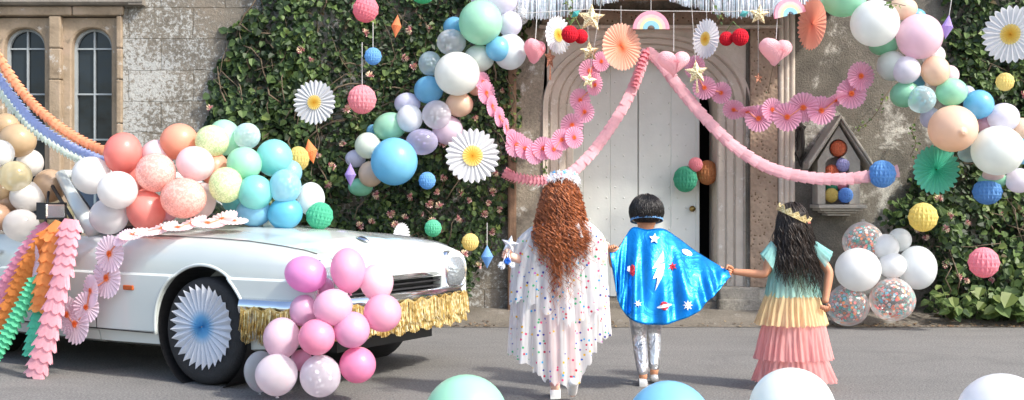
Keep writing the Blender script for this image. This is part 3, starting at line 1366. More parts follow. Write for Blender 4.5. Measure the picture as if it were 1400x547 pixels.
def blossoms(parent, surf, spots, n, rs, ok):
    """spots: pixel places the photo shows; the rest scattered"""
    pts = []
    for px, py in spots:
        c = min(surf, key=lambda s: (s[1] - px) ** 2 + (s[2] - py) ** 2)
        pts.append(c[0])
    tries = 0
    while len(pts) < n and tries < 4000:
        tries += 1
        s = rs.choice(surf)
        if ok(s[1], s[2]) and all((s[0] - p).length > .10 for p in pts):
            pts.append(s[0])
    for p in pts:
        share('blossom', ME_BLOSSOM, parent, p + Vector((0, -.04, 0)) - parent.location, (rs.uniform(-.4, .4), rs.uniform(0, 6.28), rs.uniform(-.5, .5)), (rs.uniform(.65, 1.0),) * 3)


rs = random.Random(11)
IVY = [(288, 150), (284, 110), (300, 85), (314, 72), (310, 42), (336, 20), (352, 4), (360, -60), (742, -60), (738, 18), (724, 40), (716, 70), (706, 120), (712, 165),
       (697, 188), (706, 215), (690, 232), (706, 252), (688, 268), (694, 300), (684, 318), (697, 338), (668, 350), (655, 372), (648, 392), (640, 414), (600, 424), (300, 428), (284, 330), (296, 235), (282, 175)]
dI = lambda px, py: .18 + .30 * max(0, min(1, (py - 120) / 260)) + .08 * math.sin(px * .02)
ivy = empty('climbing_ivy', at(500, 420, 10.7) * 1.0)
ivy.location.z = 0
tag(ivy, 'big dark green ivy and honeysuckle covering the wall between windows and door', 'climbing plant')
mb, surf = mass(IVY, dI, 17000, rs, (.030, .068), .38, .03, None, lambda x, y: 1.28 if x < 400 and y < 260 else 1.08 if x < 470 else .9)
o = mb.build('foliage', M_LEAF, ivy)
o.data.transform(Matrix.Translation(-ivy.location))
# fine shoots that break the outline
mb = stems(IVY, dI, 130, rs)
o = mb.build('stem', M_STEM, ivy, True)
o.data.transform(Matrix.Translation(-ivy.location))
blossoms(ivy, surf, [(418, 72), (433, 87), (455, 148), (500, 52), (509, 107), (555, 80), (505, 10), (610, 240), (566, 268), (588, 276), (602, 282), (640, 275), (683, 232), (668, 276), (650, 318), (672, 320),
                     (606, 315), (590, 352), (612, 345), (560, 298), (575, 345), (630, 300), (480, 150), (282, 152), (640, 345), (668, 364), (458, 232), (475, 198), (520, 262), (538, 290)], 74, rs,
         lambda x, y: (x > 430 and y > 190) or (x > 560))
HON = [(1284, -60), (1280, 60), (1302, 110), (1312, 150), (1292, 190), (1246, 228), (1236, 258), (1206, 284), (1202, 310), (1236, 322), (1246, 346), (1262, 372), (1250, 402), (1246, 440), (1262, 452), (1480, 452), (1480, -60)]
dH = lambda px, py: .22 + .50 * max(0, min(1, (py - 250) / 120))
hon = empty('honeysuckle_bush', (4.4, 10.7, 0))
tag(hon, 'honeysuckle climbing the right wall and spilling over as a leafy bush', 'climbing plant')
mb, surf = mass(HON, dH, 9500, random.Random(4), (.034, .078), .95, .05, None, lambda x, y: 1.0 if y > 280 else .92)
o = mb.build('foliage', M_LEAF, hon)
o.data.transform(Matrix.Translation(-hon.location))
mb = stems(HON, dH, 60, random.Random(5))
o = mb.build('stem', M_STEM, hon, True)
o.data.transform(Matrix.Translation(-hon.location))
blossoms(hon, surf, [(1238, 316), (1246, 322), (1268, 358), (1288, 372), (1296, 379), (1332, 379), (1250, 370), (1392, 135), (1398, 148), (1318, 345), (1312, 310)], 24, random.Random(6), lambda x, y: y > 90)


def sprig(name, pts, label, n=22, size=.035, seed=1, group=None):
    rs = random.Random(seed)
    p = spline([at(*q) for q in pts], 24)
    e = empty(name, p[0])
    tag(e, label, 'sprig', group)
    mb = MB()
    mb.tube([q - p[0] for q in p], .0035, 5)
    mb.build('stem', M_STEM, e, True)
    mb = MB()
    for k in range(n):
        q = p[rs.randrange(2, 25)] - p[0] + Vector((rs.uniform(-.03, .03), rs.uniform(-.03, .02), rs.uniform(-.03, .03)))
        leaf(mb, q, Vector((rs.gauss(.1, .5), -1, rs.gauss(.4, .5))), rs.uniform(.7, 1.2) * size, rs, rs.choice((1, 2, 2, 3)))
    mb.build('foliage', M_LEAF, e)
    return e


sprig('vine_sprig', [(779, -12, 10.3), (776, 8, 10.28), (782, 22, 10.28), (776, 38, 10.3)], 'short leafy vine tip hanging from the silver fringe above the white daisy', 22, .038, 1)
sprig('vine_sprig', [(973, -12, 10.3), (976, 6, 10.28), (983, 20, 10.28), (979, 34, 10.3)], 'thin leafy vine tip hanging from the silver fringe above the red cherries', 12, .034, 2)
sprig('vine_sprig', [(1222, 118, 10.9), (1211, 130, 10.85), (1201, 150, 10.85), (1188, 166, 10.88), (1172, 176, 10.9)], 'loose vine shoot trailing from the balloons over the bare wall above the niche', 18, .032, 3)
sprig('vine_sprig', [(1252, 160, 10.9), (1247, 178, 10.85), (1252, 196, 10.85), (1244, 214, 10.88)], 'small dark vine shoot on the pale patch of wall beside the green fan', 16, .034, 4)
sprig('vine_sprig', [(712, 78, 10.85), (704, 110, 10.8), (699, 140, 10.8), (706, 176, 10.85), (700, 200, 10.86)], 'vine shoot hanging down the brown post left of the doorway', 26, .034, 5)
sprig('vine_sprig', [(744, 214, 10.85), (746, 226, 10.82), (742, 236, 10.82)], 'tiny green vine tip in front of the doorway left of the streamer', 9, .03, 6)
sprig('vine_sprig', [(1050, 128, 10.8), (1056, 96, 10.75), (1062, 76, 10.75), (1058, 58, 10.8)][::-1], 'dry thin vine trailing beside the pink heart right of the door', 6, .022, 7)
sprig('vine_sprig', [(1238, 8, 9.9), (1222, 5, 9.88), (1206, 11, 9.88), (1190, 17, 9.9)], 'leafy vine shoot reaching across the big white balloon at the top', 14, .030, 8)


def big_leaf_plant(px, py, d, label, seed, n=26, l=.16):
    rs = random.Random(seed)
    base = at(px, py, d)
    base.z = .05
    e = empty('leafy_plant', base)
    tag(e, label, 'plant', 'leafy plants at the foot of the right wall')
    ml, ms = MB(), MB()
    for k in range(n):
        a = rs.uniform(0, 2 * PI)
        el = rs.uniform(.5, 1.4)
        h = rs.uniform(.08, .34)
        top = Vector((math.cos(a) * h * math.cos(el), math.sin(a) * h * math.cos(el) * .7, h * math.sin(el)))
        ms.tube([(0, 0, 0), top * .6 + Vector((0, 0, .03)), top], .004, 4)
        leaf(ml, top, Vector((math.cos(a) * .4, -.6 + math.sin(a) * .3, .9)), rs.uniform(.6, 1.1) * l, rs, rs.choice((1, 2, 2, 2, 3)))
    ms.build('stem', M_LEAF[2], e, True)
    ml.build('foliage', M_LEAF, e)


big_leaf_plant(1352, 452, 10.42, 'low bright green plant on the verge under the pink paper ball', 1, 44, .10)
big_leaf_plant(1383, 440, 10.40, 'broad leaved light green plant at the right end of the verge', 2, 40, .17)
big_leaf_plant(1300, 448, 10.45, 'small dark leafy plant on the verge beside the confetti balloons', 3, 30, .10)
big_leaf_plant(1420, 445, 10.35, 'broad leaved plant cut by the right edge of the photo', 4, 36, .17)
# ------------------------------------------------------------------ balloons
def balloon_mesh():
    mb = MB()
    prof = [(.0, 1.0)]
    for k in range(1, 22):
        a = PI * k / 22
        r, z = math.sin(a), math.cos(a)
        if z < 0:                                   # the body narrows to the neck
            r *= 1 - .10 * (-z) ** 1.5
            z *= 1.07
        prof.append((r, z))
    prof += [(.13, -1.075), (.065, -1.10), (.045, -1.125), (.062, -1.15), (.085, -1.175), (.09, -1.185), (.05, -1.185), (.0, -1.17)]
    mb.lathe(prof, 40)
    me = mb.mesh('balloon', latex((.8, .8, .8)), True)
    bm = bmesh.new()
    bm.from_mesh(me)
    bmesh.ops.remove_doubles(bm, verts=bm.verts, dist=1e-4)
    bmesh.ops.recalc_face_normals(bm, faces=bm.faces)
    bm.to_mesh(me)
    bm.free()
    me.polygons.foreach_set('use_smooth', [True] * len(me.polygons))
    return me


ME_BALLOON = balloon_mesh()
CONF = {}


def confetti_mesh(key):
    """paper discs stuck to the inside of a clear balloon (unit radius)"""
    if key in CONF:
        return CONF[key]
    cols, n_, sz = {
        'bright': ([hx('e8605a'), hx('f29a86'), hx('4fae9b'), hx('f4c6c0'), hx('e9e9e4'), hx('f08a4b'), hx('7cc6d6')], 420, .068),
        'white': ([(.85, .87, .88), (.75, .82, .86)], 260, .06),
        'gold': ([hx('d8c27a'), hx('efe0a8'), hx('b89b52')], 520, .035),
        'silver': ([(.45, .48, .52), (.8, .82, .85), (.92, .94, .96)], 420, .055),
        'blue': ([hx('bfe3ea'), hx('e8f4f4'), hx('9fd2dd')], 260, .07),
        'lilac': ([hx('a99ad6'), hx('d9d2f0'), hx('8f84c8')], 300, .045),
        'dots': ([(.86, .86, .86)], 60, .10),
        'rose': ([hx('e3417c'), hx('ef7aa6')], 70, .05),
    }[key]
    rs = random.Random(len(CONF) + 2)
    mb = MB()
    met = key in ('gold', 'silver')
    for k in range(n_):
        z = rs.uniform(-1, 1)
        if key in ('bright', 'rose'):
            z = 1 - 2 * rs.random() ** (.8 if key == 'bright' else .25)
        a = rs.uniform(0, 2 * PI)
        r = math.sqrt(max(0, 1 - z * z))
        d = Vector((r * math.cos(a), r * math.sin(a), z))
        t = d.orthogonal().normalized()
        b_ = d.cross(t)
        s = sz * rs.uniform(.7, 1.25)
        c = d * .985
        mb.add([c + (t * math.cos(q * PI / 3) + b_ * math.sin(q * PI / 3)) * s for q in range(6)], [tuple(range(6))], rs.randrange(len(cols)))
    CONF[key] = mb.mesh('confetti', [confmat(c_, met) for c_ in cols])
    return CONF[key]


def confmat(c_, met):
    n = NT('confetti_paper')
    return n.end(n.mixsh(.3, n.pbr(c_, .3 if met else .6, .75 if met else 0), n.transl(c_)))


# latex colours
WHT, PRL, CRM = hx('f3f4f1'), hx('eeeae4'), hx('eff0e2')
LIL, PNK, PPK = hx('e2def0'), hx('f3cdd9'), hx('f5dde2')
COR, PEA, ORA = hx('f48273'), hx('f3cfae'), hx('f4a680')
MNT, GRN, TUR, TEA = hx('a9e4c5'), hx('8fdcb4'), hx('7bd9d3'), hx('5ec9cc')
BLU, SKY, CYN = hx('6ec8ea'), hx('8bd3ee'), hx('35bde0')
MAG, ROS, HOT, MAU = hx('ef95d8'), hx('f2a8cd'), hx('f48ab8'), hx('e5a2cf')
LIM, GLD, TAN = hx('dcefb6'), hx('c9a877'), hx('b98f66')
NB = 0


def balloon(px, py, rx, ry, d, mat, label, group, conf=None, noz='back', tilt=0, seed=None):
    global NB
    NB += 1
    rs = random.Random(NB)
    k = d / F
    a = {'back': R(rs.uniform(60, 85)), 'down': R(rs.uniform(-8, 12)), 'front': R(-78), 'up': R(180)}[noz]
    o = share('balloon', ME_BALLOON, None, at(px, py, d), (a, R(tilt), 0), (1, 1, 1), mat)
    q = (rx + ry) / 2
    o.scale = (rx * k, ry * k, q * k) if noz in ('back', 'front') else (rx * k, q * k, ry * k / 1.035)
    o.rotation_euler = (Matrix.Rotation(R(-tilt), 3, 'Y') @ Matrix.Rotation(a, 3, 'X')).to_euler()
    tag(o, label, 'balloon', group)
    if conf:
        share('confetti', confetti_mesh(conf), o, (0, 0, 0), (rs.uniform(0, .3), rs.uniform(0, .3), rs.uniform(0, 6)))
    return o


def cluster(rows, group, dfun):
    """rows: px, py, rx, ry, layer (0 front, metres back), material, label, then optional confetti / nozzle / tilt"""
    for r in rows:
        px, py, rx, ry, lay, mat, label = r[:7]
        ex = r[7] if len(r) > 7 else {}
        balloon(px, py, rx, ry, dfun(px, py) + lay, mat, label, group, **ex)


CL = film((.88, .90, .90), .13)
CLB = film(hx('cfe6ec'), .34)
CLL = film(hx('dcd6ee'), .34)
CLG = film(hx('e9dfb8'), .38)
CLM = film(hx('e9eced'), .30)

g = 'gold, tan and white balloons piled on the car door'
cluster([
    (8, 173, 19, 18, .30, latex(GLD), 'gold balloon at the very top of the left pile, cut by the photo edge'),
    (24, 192, 25, 23, .18, latex(hx('d0b182')), 'shiny gold balloon second from the top of the left pile'),
    (0, 210, 19, 19, .02, latex(WHT), 'white balloon cut by the left edge below the two gold ones'),
    (41, 223, 18, 19, .26, latex(PRL), 'pearl white balloon half hidden behind the glittery gold balloon'),
    (21, 241, 22, 21, .00, CLG, 'clear balloon full of gold glitter on the left pile', {'conf': 'gold'}),
    (68, 254, 22, 23, .16, latex(hx('c7a277')), 'matt gold balloon on the right side of the left pile'),
    (38, 269, 24, 21, .08, latex(PRL, .4), 'pearly white balloon right of the tan ones, above the clear white one'),
    (1, 262, 15, 15, .12, latex(GLD), 'small gold balloon peeping in below the glitter balloon at left edge'),
    (8, 278, 19, 15, .16, latex(TAN), 'flat tan balloon behind the pearly white one at left edge'),
    (-3, 297, 18, 19, .02, latex(hx('b88a63')), 'brown tan balloon lowest at the left edge'),
    (29, 308, 24, 22, -.02, film(hx('ece8e4'), .55), 'frosty white balloon resting on the door top beside the mirror'),
    (76, 292, 25, 18, .34, CLG, 'gold confetti balloon behind the chrome mirror', {'conf': 'gold'}),
], g, lambda x, y: 8.05)

g = 'rainbow row of balloons along the car bonnet'
cluster([
    (125, 240, 26, 26, .12, latex(WHT), 'white balloon at the top left end of the bonnet row'),
    (161, 260, 27, 26, -.12, latex(WHT), 'white balloon overlapping two others in front of the windscreen'),
    (149, 296, 26, 25, .00, film(hx('f0eeee'), .62), 'frosty white balloon low against the windscreen'),
    (168, 209, 25, 29, .12, latex(COR), 'coral balloon top left of the row beside the window', {'noz': 'down', 'tilt': -12}),
    (181, 236, 24, 26, .26, latex(COR), 'coral balloon mostly hidden behind the peach speckled one'),
    (200, 288, 26, 29, -.02, latex(COR), 'coral balloon standing lowest on the bonnet', {'noz': 'down', 'tilt': 8}),
    (215, 212, 22, 21, .22, latex(PPK), 'pale pink balloon between coral and orange balloons'),
    (213, 236, 27, 27, -.06, marble(hx('f7b5a6'), hx('fbe3dc')), 'peach speckled balloon left of the pale pink oval one'),
    (245, 194, 26, 25, .20, latex(ORA), 'orange balloon at the top of the row', {'tilt': 25}),
    (267, 224, 26, 24, .00, latex(PPK), 'pale pink oval balloon below the orange one', {'tilt': -20}),
    (293, 231, 20, 23, .14, latex(ORA), 'orange balloon half hidden between pink and lime ones'),
    (251, 271, 31, 28, -.14, marble(hx('f7b3a2'), hx('fbe0d6')), 'large peach speckled balloon in the middle of the row'),
    (277, 274, 18, 25, .02, film(hx('f5e4e4'), .5), 'clear pinkish balloon tucked behind the large peach speckled one'),
    (229, 288, 15, 15, .06, latex(hx('f3b9c9')), 'small pink balloon peeping out under the large peach speckled one'),
    (290, 193, 23, 22, .10, marble(hx('dcefb0'), hx('f3f8dd')), 'upper lime speckled balloon beside the mint one'),
    (309, 253, 23, 25, -.08, marble(hx('dbeeac'), hx('f4f8de')), 'lower lime speckled balloon in front of mint and turquoise'),
    (307, 188, 22, 25, .28, latex(MNT), 'pale mint balloon at the back of the row top', {'tilt': 10}),
    (338, 186, 18, 18, .20, film(hx('d3ecec'), .45), 'clear balloon with white flakes on top of the row', {'conf': 'white'}),
    (334, 224, 24, 23, .02, latex(hx('a3e6c4')), 'mint green balloon in the centre of the green part', {'tilt': -20}),
    (375, 216, 25, 26, .12, latex(hx('7fdbd8')), 'turquoise balloon at the upper right of the row'),
    (349, 263, 24, 24, -.06, latex(hx('72d6d0')), 'turquoise balloon below the mint green one'),
    (390, 255, 22, 24, -.04, film(hx('a5dcea'), .6), 'clear blue balloon with white flakes right of the turquoise ones', {'conf': 'white'}),
    (398, 236, 15, 17, .14, latex(SKY), 'light blue balloon peeping out behind the clear blue one'),
    (347, 290, 24, 20, .02, latex(hx('73c7ea')), 'mid blue balloon resting on the bonnet at the back'),
    (390, 292, 24, 22, -.02, latex(CYN), 'deep cyan blue balloon resting on the bonnet', {'tilt': 15}),
    (425, 272, 19, 23, .10, latex(hx('eef3f2'), .4), 'white balloon at the right end of the bonnet row'),
    (372, 303, 12, 10, .26, film(hx('d8e8e6'), .5), 'small clear balloon squeezed low between the two blue ones'),
    (318, 278, 14, 12, .26, latex(TEA), 'small teal balloon deep behind lime and turquoise ones'),
    (187, 262, 17, 17, .32, latex(COR), 'coral balloon deep between white and peach speckled ones'),
], g, lambda x, y: 7.62 + (x - 130) / 300 * .10)

g = 'pink balloons bunched at the front of the car'
cluster([
    (418, 375, 29, 25, .10, latex(MAG), 'magenta balloon at the upper left of the pink bunch', {'tilt': -12}),
    (476, 369, 24, 31, .06, latex(ROS), 'upright rose pink balloon at the top of the bunch', {'noz': 'down', 'tilt': 5}),
    (515, 386, 23, 26, .12, latex(hx('f7d0df')), 'palest pink balloon in front of the grille', {'noz': 'down', 'tilt': 10}),
    (523, 428, 26, 26, .04, latex(hx('f6aecb')), 'warm pink balloon at the right side of the bunch'),
    (455, 420, 27, 25, -.06, latex(hx('f2bcd7')), 'big pale rose balloon in the middle of the bunch', {'tilt': 18}),
    (481, 451, 25, 25, -.04, latex(hx('e8a9d0')), 'mauve pink balloon below the middle right of the bunch'),
    (415, 425, 19, 22, .14, latex(hx('e9b4d6')), 'lilac pink balloon half hidden below the magenta one'),
    (385, 462, 25, 29, .02, latex(hx('f3d0e0')), 'very pale pink upright balloon at the left of the bunch', {'noz': 'down', 'tilt': -5}),
    (433, 461, 25, 25, -.14, latex(hx('f495bb')), 'candy pink balloon in the front middle of the bunch'),
    (489, 499, 25, 25, -.08, latex(hx('f386bb')), 'hot pink balloon low on the right of the bunch'),
    (356, 507, 22, 28, .08, CLM, 'clear grey balloon at the lower left with pink confetti in its base', {'noz': 'down', 'conf': 'rose'}),
    (378, 512, 29, 29, -.16, film(hx('f0e6ec'), .62), 'milky balloon on the road with pink confetti in its base', {'noz': 'down', 'conf': 'rose'}),
    (438, 514, 28, 29, -.14, film(hx('ece4ee'), .5), 'clear balloon with white polka dots on the road', {'conf': 'dots'}),
    (412, 493, 15, 15, .06, latex(hx('dd94b6')), 'dusty pink balloon deep in the bunch above the two clear ones'),
    (445, 392, 12, 12, .20, latex(hx('eaa6d2')), 'small pink balloon deep behind the magenta and rose ones'),
], g, lambda x, y: 6.52 + .10 * max(0, min(1, (y - 450) / 40)))

g = 'pastel balloon garland left of the door'
cluster([
    (657, 31, 30, 31, -.12, latex(hx('a8e3c4')), 'big mint balloon near the top of the left garland'),
    (676, -1, 32, 26, .06, latex(LIL), 'big lilac white balloon cut by the top edge above the mint one'),
    (697, 33, 17, 18, .04, latex(hx('e6e4f2')), 'small lilac white balloon right of the big mint one'),
    (711, 20, 13, 15, .14, CL, 'clear balloon with silver flakes beside the silver fringe', {'conf': 'silver'}),
    (697, 71, 23, 25, .02, latex(hx('e9f0f2')), 'white balloon at the right side next to the pink heart'),
    (681, 67, 17, 17, -.08, latex(hx('66c4ea')), 'sky blue balloon below the big mint one'),
    (621, 37, 15, 14, .08, latex(hx('5fbfe6')), 'blue balloon peeping out behind mint and silver flake balloons'),
    (617, 58, 20, 18, -.04, CLM, 'clear balloon packed with silver flakes left of the big mint one', {'conf': 'silver'}),
    (588, 87, 16, 17, .04, CLB, 'clear bluish balloon with silver flakes above the blue one', {'conf': 'silver'}),
    (655, 80, 21, 18, .02, latex(hx('e7f1ea')), 'mint white balloon between mint and big white ones'),
    (625, 101, 31, 30, -.14, latex(hx('f4f6f0')), 'big white balloon in the middle of the left garland'),
    (586, 123, 20, 19, .02, latex(hx('5fc0e8')), 'blue balloon left of the big white one'),
    (628, 143, 19, 17, .00, latex(PEA), 'peach balloon under the big white one'),
    (651, 115, 14, 16, .06, latex(hx('f1d3ba')), 'peach balloon half behind the big white one at its right'),
    (597, 157, 20, 20, -.06, film(hx('efe9f0'), .36), 'clear white flake balloon between white and peach ones', {'conf': 'white'}),
    (612, 178, 21, 20, .06, latex(hx('ecd3e4')), 'lilac pink balloon behind the clear flake ones'),
    (557, 142, 18, 15, .08, latex(hx('dcdcf2')), 'lilac balloon above the smaller white one'),
    (560, 162, 18, 19, -.02, latex(hx('eef1f6')), 'white balloon right of the mint one, below the lilac one'),
    (533, 173, 23, 19, .06, latex(hx('9fdfbd')), 'mint balloon left of the small white one', {'tilt': 15}),
    (510, 179, 9, 9, .16, latex(hx('5db8e0')), 'tiny blue balloon peeping out left of the mint one'),
    (577, 194, 22, 18, -.06, CLL, 'clear balloon with lilac confetti above the big blue one', {'conf': 'lilac'}),
    (503, 199, 18, 18, .02, latex(hx('e6efe0')), 'cream balloon left of the big blue one'),
    (486, 217, 14, 12, .10, latex(hx('d7d6ec')), 'small lilac balloon at the left end of the garland'),
    (539, 221, 32, 33, -.16, latex(hx('6ccdf0')), 'biggest sky blue balloon at the lower end of the left garland'),
    (507, 238, 17, 18, .02, latex(hx('f0d2b6')), 'peach balloon left of and below the big blue one'),
    (493, 256, 17, 12, .10, latex(hx('7ed7b2')), 'green balloon at the bottom tip of the left garland'),
], g, lambda x, y: 10.25)

g = 'pastel balloon garland on the right wall'
cluster([
    (1153, -3, 31, 26, .00, latex(hx('a0e2c0')), 'big mint balloon cut by the top edge at the left end of the right garland'),
    (1196, 32, 33, 32, -.12, latex(hx('f4f7f5')), 'big white balloon near the top left of the right garland'),
    (1208, 62, 20, 13, .06, latex(hx('86d8ac')), 'mint balloon mostly hidden under the top big white one'),
    (1234, 12, 20, 15, .06, latex(hx('f2d5bb')), 'peach balloon at the top between white and pink'),
    (1251, 24, 15, 12, .14, latex(hx('5cc0e4')), 'blue balloon peeping out above the big pink one'),
    (1257, 50, 31, 31, -.06, latex(hx('f5d6e4')), 'big pale pink balloon at the top of the right garland'),
    (1219, 90, 20, 21, .04, latex(hx('e3ece4')), 'mint white balloon below the top big white one'),
    (1239, 96, 19, 19, -.06, latex(hx('eeeaf6')), 'lilac white balloon below the big pink one'),
    (1279, 97, 19, 21, -.04, latex(hx('f3d4b8')), 'peach balloon right of the lilac white one'),
    (1276, 76, 16, 15, .10, latex(hx('f0eef2')), 'white balloon behind the big pink and peach ones'),
    (1237, 129, 20, 18, .02, latex(hx('90dcb4')), 'mint green balloon left of the clear bluish one', {'tilt': 15}),
    (1260, 136, 19, 19, -.08, CLB, 'clear bluish balloon with pale flakes in the right garland', {'conf': 'blue'}),
    (1252, 113, 12, 10, .14, latex(hx('4fb6da')), 'small blue balloon peeping out under the lilac white one'),
    (1297, 103, 14, 14, .10, latex(hx('f2d9e4')), 'small pale pink balloon right of the peach one'),
    (1301, 126, 21, 19, -.04, latex(hx('a2e5c4')), 'mint balloon above the big peach one'),
    (1338, 143, 20, 20, .00, latex(hx('63c6ee')), 'bright blue balloon right of the mint one'),
    (1322, 128, 11, 11, .14, latex(hx('cbd0ea')), 'tiny lilac blue balloon behind mint and bright blue'),
    (1272, 161, 14, 15, .08, latex(hx('d9d8ee')), 'lilac balloon left of the big peach one'),
    (1303, 176, 33, 32, -.18, latex(hx('f6d4b6')), 'big peach balloon with its knot facing out', {'noz': 'front'}),
    (1372, 161, 21, 20, .00, latex(hx('ece9f6')), 'lilac white balloon right of the bright blue one'),
    (1364, 206, 35, 34, -.16, latex(hx('f2f7f2')), 'biggest white balloon at the lower right of the garland'),
    (1347, 171, 12, 11, .12, latex(hx('f2bfd2')), 'small pink balloon between bright blue and biggest white ones'),
    (1396, 177, 15, 16, .06, latex(hx('f4d6bc')), 'peach balloon at the right photo edge'),
    (1399, 206, 18, 19, .06, latex(hx('74cdea')), 'blue balloon at the right photo edge behind the biggest white one'),
    (1325, 210, 15, 12, .06, CLB, 'clear balloon between big peach and biggest white ones'),
    (1357, 247, 20, 11, .06, latex(hx('8bd8b0')), 'mint balloon peeping out under the biggest white one'),
    (1358, 239, 15, 9, .00, latex(hx('f2d3d0')), 'pink balloon sliver under the biggest white one'),
    (1393, 247, 18, 17, .00, latex(hx('efe9f4')), 'white lilac balloon at the right edge lowest in the garland'),
], g, lambda x, y: 10.15)

g = 'white and confetti balloons on the ground by the wall'
cluster([
    (1180, 331, 28, 27, .10, CL, 'clear confetti balloon at the top left of the white group', {'conf': 'bright', 'noz': 'up'}),
    (1173, 369, 31, 30, -.10, latex(hx('f7f8f6')), 'big white balloon at the left of the white group'),
    (1211, 338, 18, 18, -.02, latex(hx('f3f5f4')), 'small white balloon in the middle, above another small one'),
    (1220, 363, 19, 18, -.08, latex(hx('f3f5f5')), 'small white balloon in the middle between two big ones'),
    (1230, 328, 16, 16, .12, film(hx('eef2f2'), .65), 'frosty white balloon at the top right of the white group'),
    (1254, 366, 26, 30, .04, latex(hx('eef3f5'), .4), 'big white balloon at the right against the bush'),
    (1159, 418, 29, 29, .0, CL, 'clear confetti balloon on the ground, left one of the lower two', {'conf': 'bright', 'noz': 'up'}),
    (1220, 410, 31, 30, -.12, CL, 'clear confetti balloon with more pink dots, right one of the lower two', {'conf': 'bright', 'noz': 'up'}),
], g, lambda x, y: 10.22)

g = 'big balloons lying on the road in front'
for (px, c_, r_, rr, label) in ((637, hx('a6e4c6'), 57.6, 570, 'big mint balloon on the road at the front'), (915, hx('7fcff0'), 59, 580, 'big blue balloon on the road in front of the boy'),
                                (1083, hx('f1f6f2'), 59, 562, 'big white balloon on the road in front of the girl in the tiered dress'), (1372, hx('f2f2f6'), 63, 574, 'big white balloon on the road at the right edge')):
    fd = (rr - HY + r_) / EYE
    balloon(px, rr, r_, r_, F / fd, latex(c_), label, g, None, 'back')
# ------------------------------------------------------------------ paper decorations
def honey_mesh(name, prof, n=34, deep=.10, pleat=.0):
    """tissue honeycomb turned about the vertical: prof is (r, z); alternate vertices sink so that diamond cells show"""
    mb = MB()
    vs, fs = [], []
    m = len(prof)
    for j, (r, z) in enumerate(prof):
        for i in range(n):
            a = 2 * PI * i / n
            q = r * (1 - deep * ((i + j) % 2) - pleat * (i % 2))
            vs.append((q * math.cos(a), q * math.sin(a), z))
    for j in range(m - 1):
        for i in range(n):
            i2 = (i + 1) % n
            if (i + j) % 2 == 0:
                fs += [(j * n + i, j * n + i2, (j + 1) * n + i), (j * n + i2, (j + 1) * n + i2, (j + 1) * n + i)]
            else:
                fs += [(j * n + i, (j + 1) * n + i2, (j + 1) * n + i), (j * n + i, j * n + i2, (j + 1) * n + i2)]
    mb.add(vs, fs)
    return mb.mesh(name, paper((.8, .8, .8)))


sph = [(max(.02, math.sin(PI * k / 12)), math.cos(PI * k / 12)) for k in range(13)]
dia = [(max(.02, .72 * (1 - abs(1 - 2 * k / 20))), 1 - 2 * k / 20) for k in range(21)]
ME_BALL = honey_mesh('paper_ball', sph, 40, .055, .06)
ME_DIA = honey_mesh('paper_diamond', dia, 26, .07)


def heart_mesh():
    """two-lobed tissue heart, pleated like honeycomb towards the middle crease"""
    mb = MB()
    nu, nv = 72, 9
    for sgn in (-1, 1):
        vs = []
        for j in range(nv + 1):
            q = 1 - j / nv
            for i in range(nu):
                t = 2 * PI * i / nu
                x = math.sin(t) ** 3
                z = (13 * math.cos(t) - 5 * math.cos(2 * t) - 2 * math.cos(3 * t) - math.cos(4 * t)) / 16 + .16
                k = .06 * ((i + j) % 2) * (1 if 0 < j < nv else 0)
                cz = .05
                crease = .20 * math.exp(-(abs(x * q) / .10) ** 1.4) * q
                vs.append((x * q, sgn * (.78 * math.sqrt(max(0, 1 - q ** 2.2)) * (1 - k) - crease * .6 * (1 if j else 0)), cz + (z - cz) * q))
        fs = []
        for j in range(nv):
            for i in range(nu):
                i2 = (i + 1) % nu
                a, b_, c, d = j * nu + i, j * nu + i2, (j + 1) * nu + i2, (j + 1) * nu + i
                fs += [(a, b_, d), (b_, c, d)] if (i + j) % 2 else [(a, b_, c), (a, c, d)]
        mb.add(vs, fs)
    return mb.mesh('paper_heart', paper((.8, .8, .8)))


ME_HEART = heart_mesh()


def honey(kind, px, py, rx, ry, d, col, label, group=None, rot=(0, 0, 0), thread=0):
    me = {'ball': ME_BALL, 'dia': ME_DIA, 'heart': ME_HEART}[kind]
    nm = {'ball': 'paper_ball', 'dia': 'paper_diamond', 'heart': 'paper_heart'}[kind]
    k = d / F
    o = share(nm, me, None, at(px, py, d), rot, (rx * k, rx * k, ry * k), paper(tuple(c_ + (.9 - c_) * .10 for c_ in hx(col)), .48))
    tag(o, label, {'ball': 'paper ball', 'dia': 'paper diamond', 'heart': 'paper heart'}[kind], group)
    if thread:
        mb = MB()
        mb.tube([(0, 0, .9), (0, 0, .9 + thread)], .004 / (rx * k), 4)
        t = mb.build('thread', M_THREAD, o)
    return o


M_THREAD = plain('thread', (.55, .53, .5), .8)


def fan_mesh(name, n=30, rin=.03, depth=.06, scallop=.10, arc=2 * PI, start=0.0, rings=5, point=False):
    """pleated paper rosette of unit radius in the XZ plane"""
    mb = MB()
    m = n * 4
    full = abs(arc - 2 * PI) < 1e-6
    cols = m if full else m + 1
    vs, fs = [], []
    for j in range(rings + 1):
        t = j / rings
        for i in range(cols):
            a = start + arc * i / m
            ph = i % 4
            y = (-1, 0, 1, 0)[ph] * depth * (.25 + .75 * t)
            edge = (1, 1 - scallop * .35, 1 - scallop, 1 - scallop * .35)[ph] if not point else (1, 1 - scallop * .55, 1 - scallop, 1 - scallop * .55)[ph]
            r = rin + (edge - rin) * t
            vs.append((r * math.cos(a), y, r * math.sin(a)))
    for j in range(rings):
        for i in range(m):
            i2 = (i + 1) % cols
            fs.append((j * cols + i, j * cols + i2, (j + 1) * cols + i2, (j + 1) * cols + i))
    mb.add(vs, fs)
    return mb.mesh(name, paper((.8, .8, .8)))


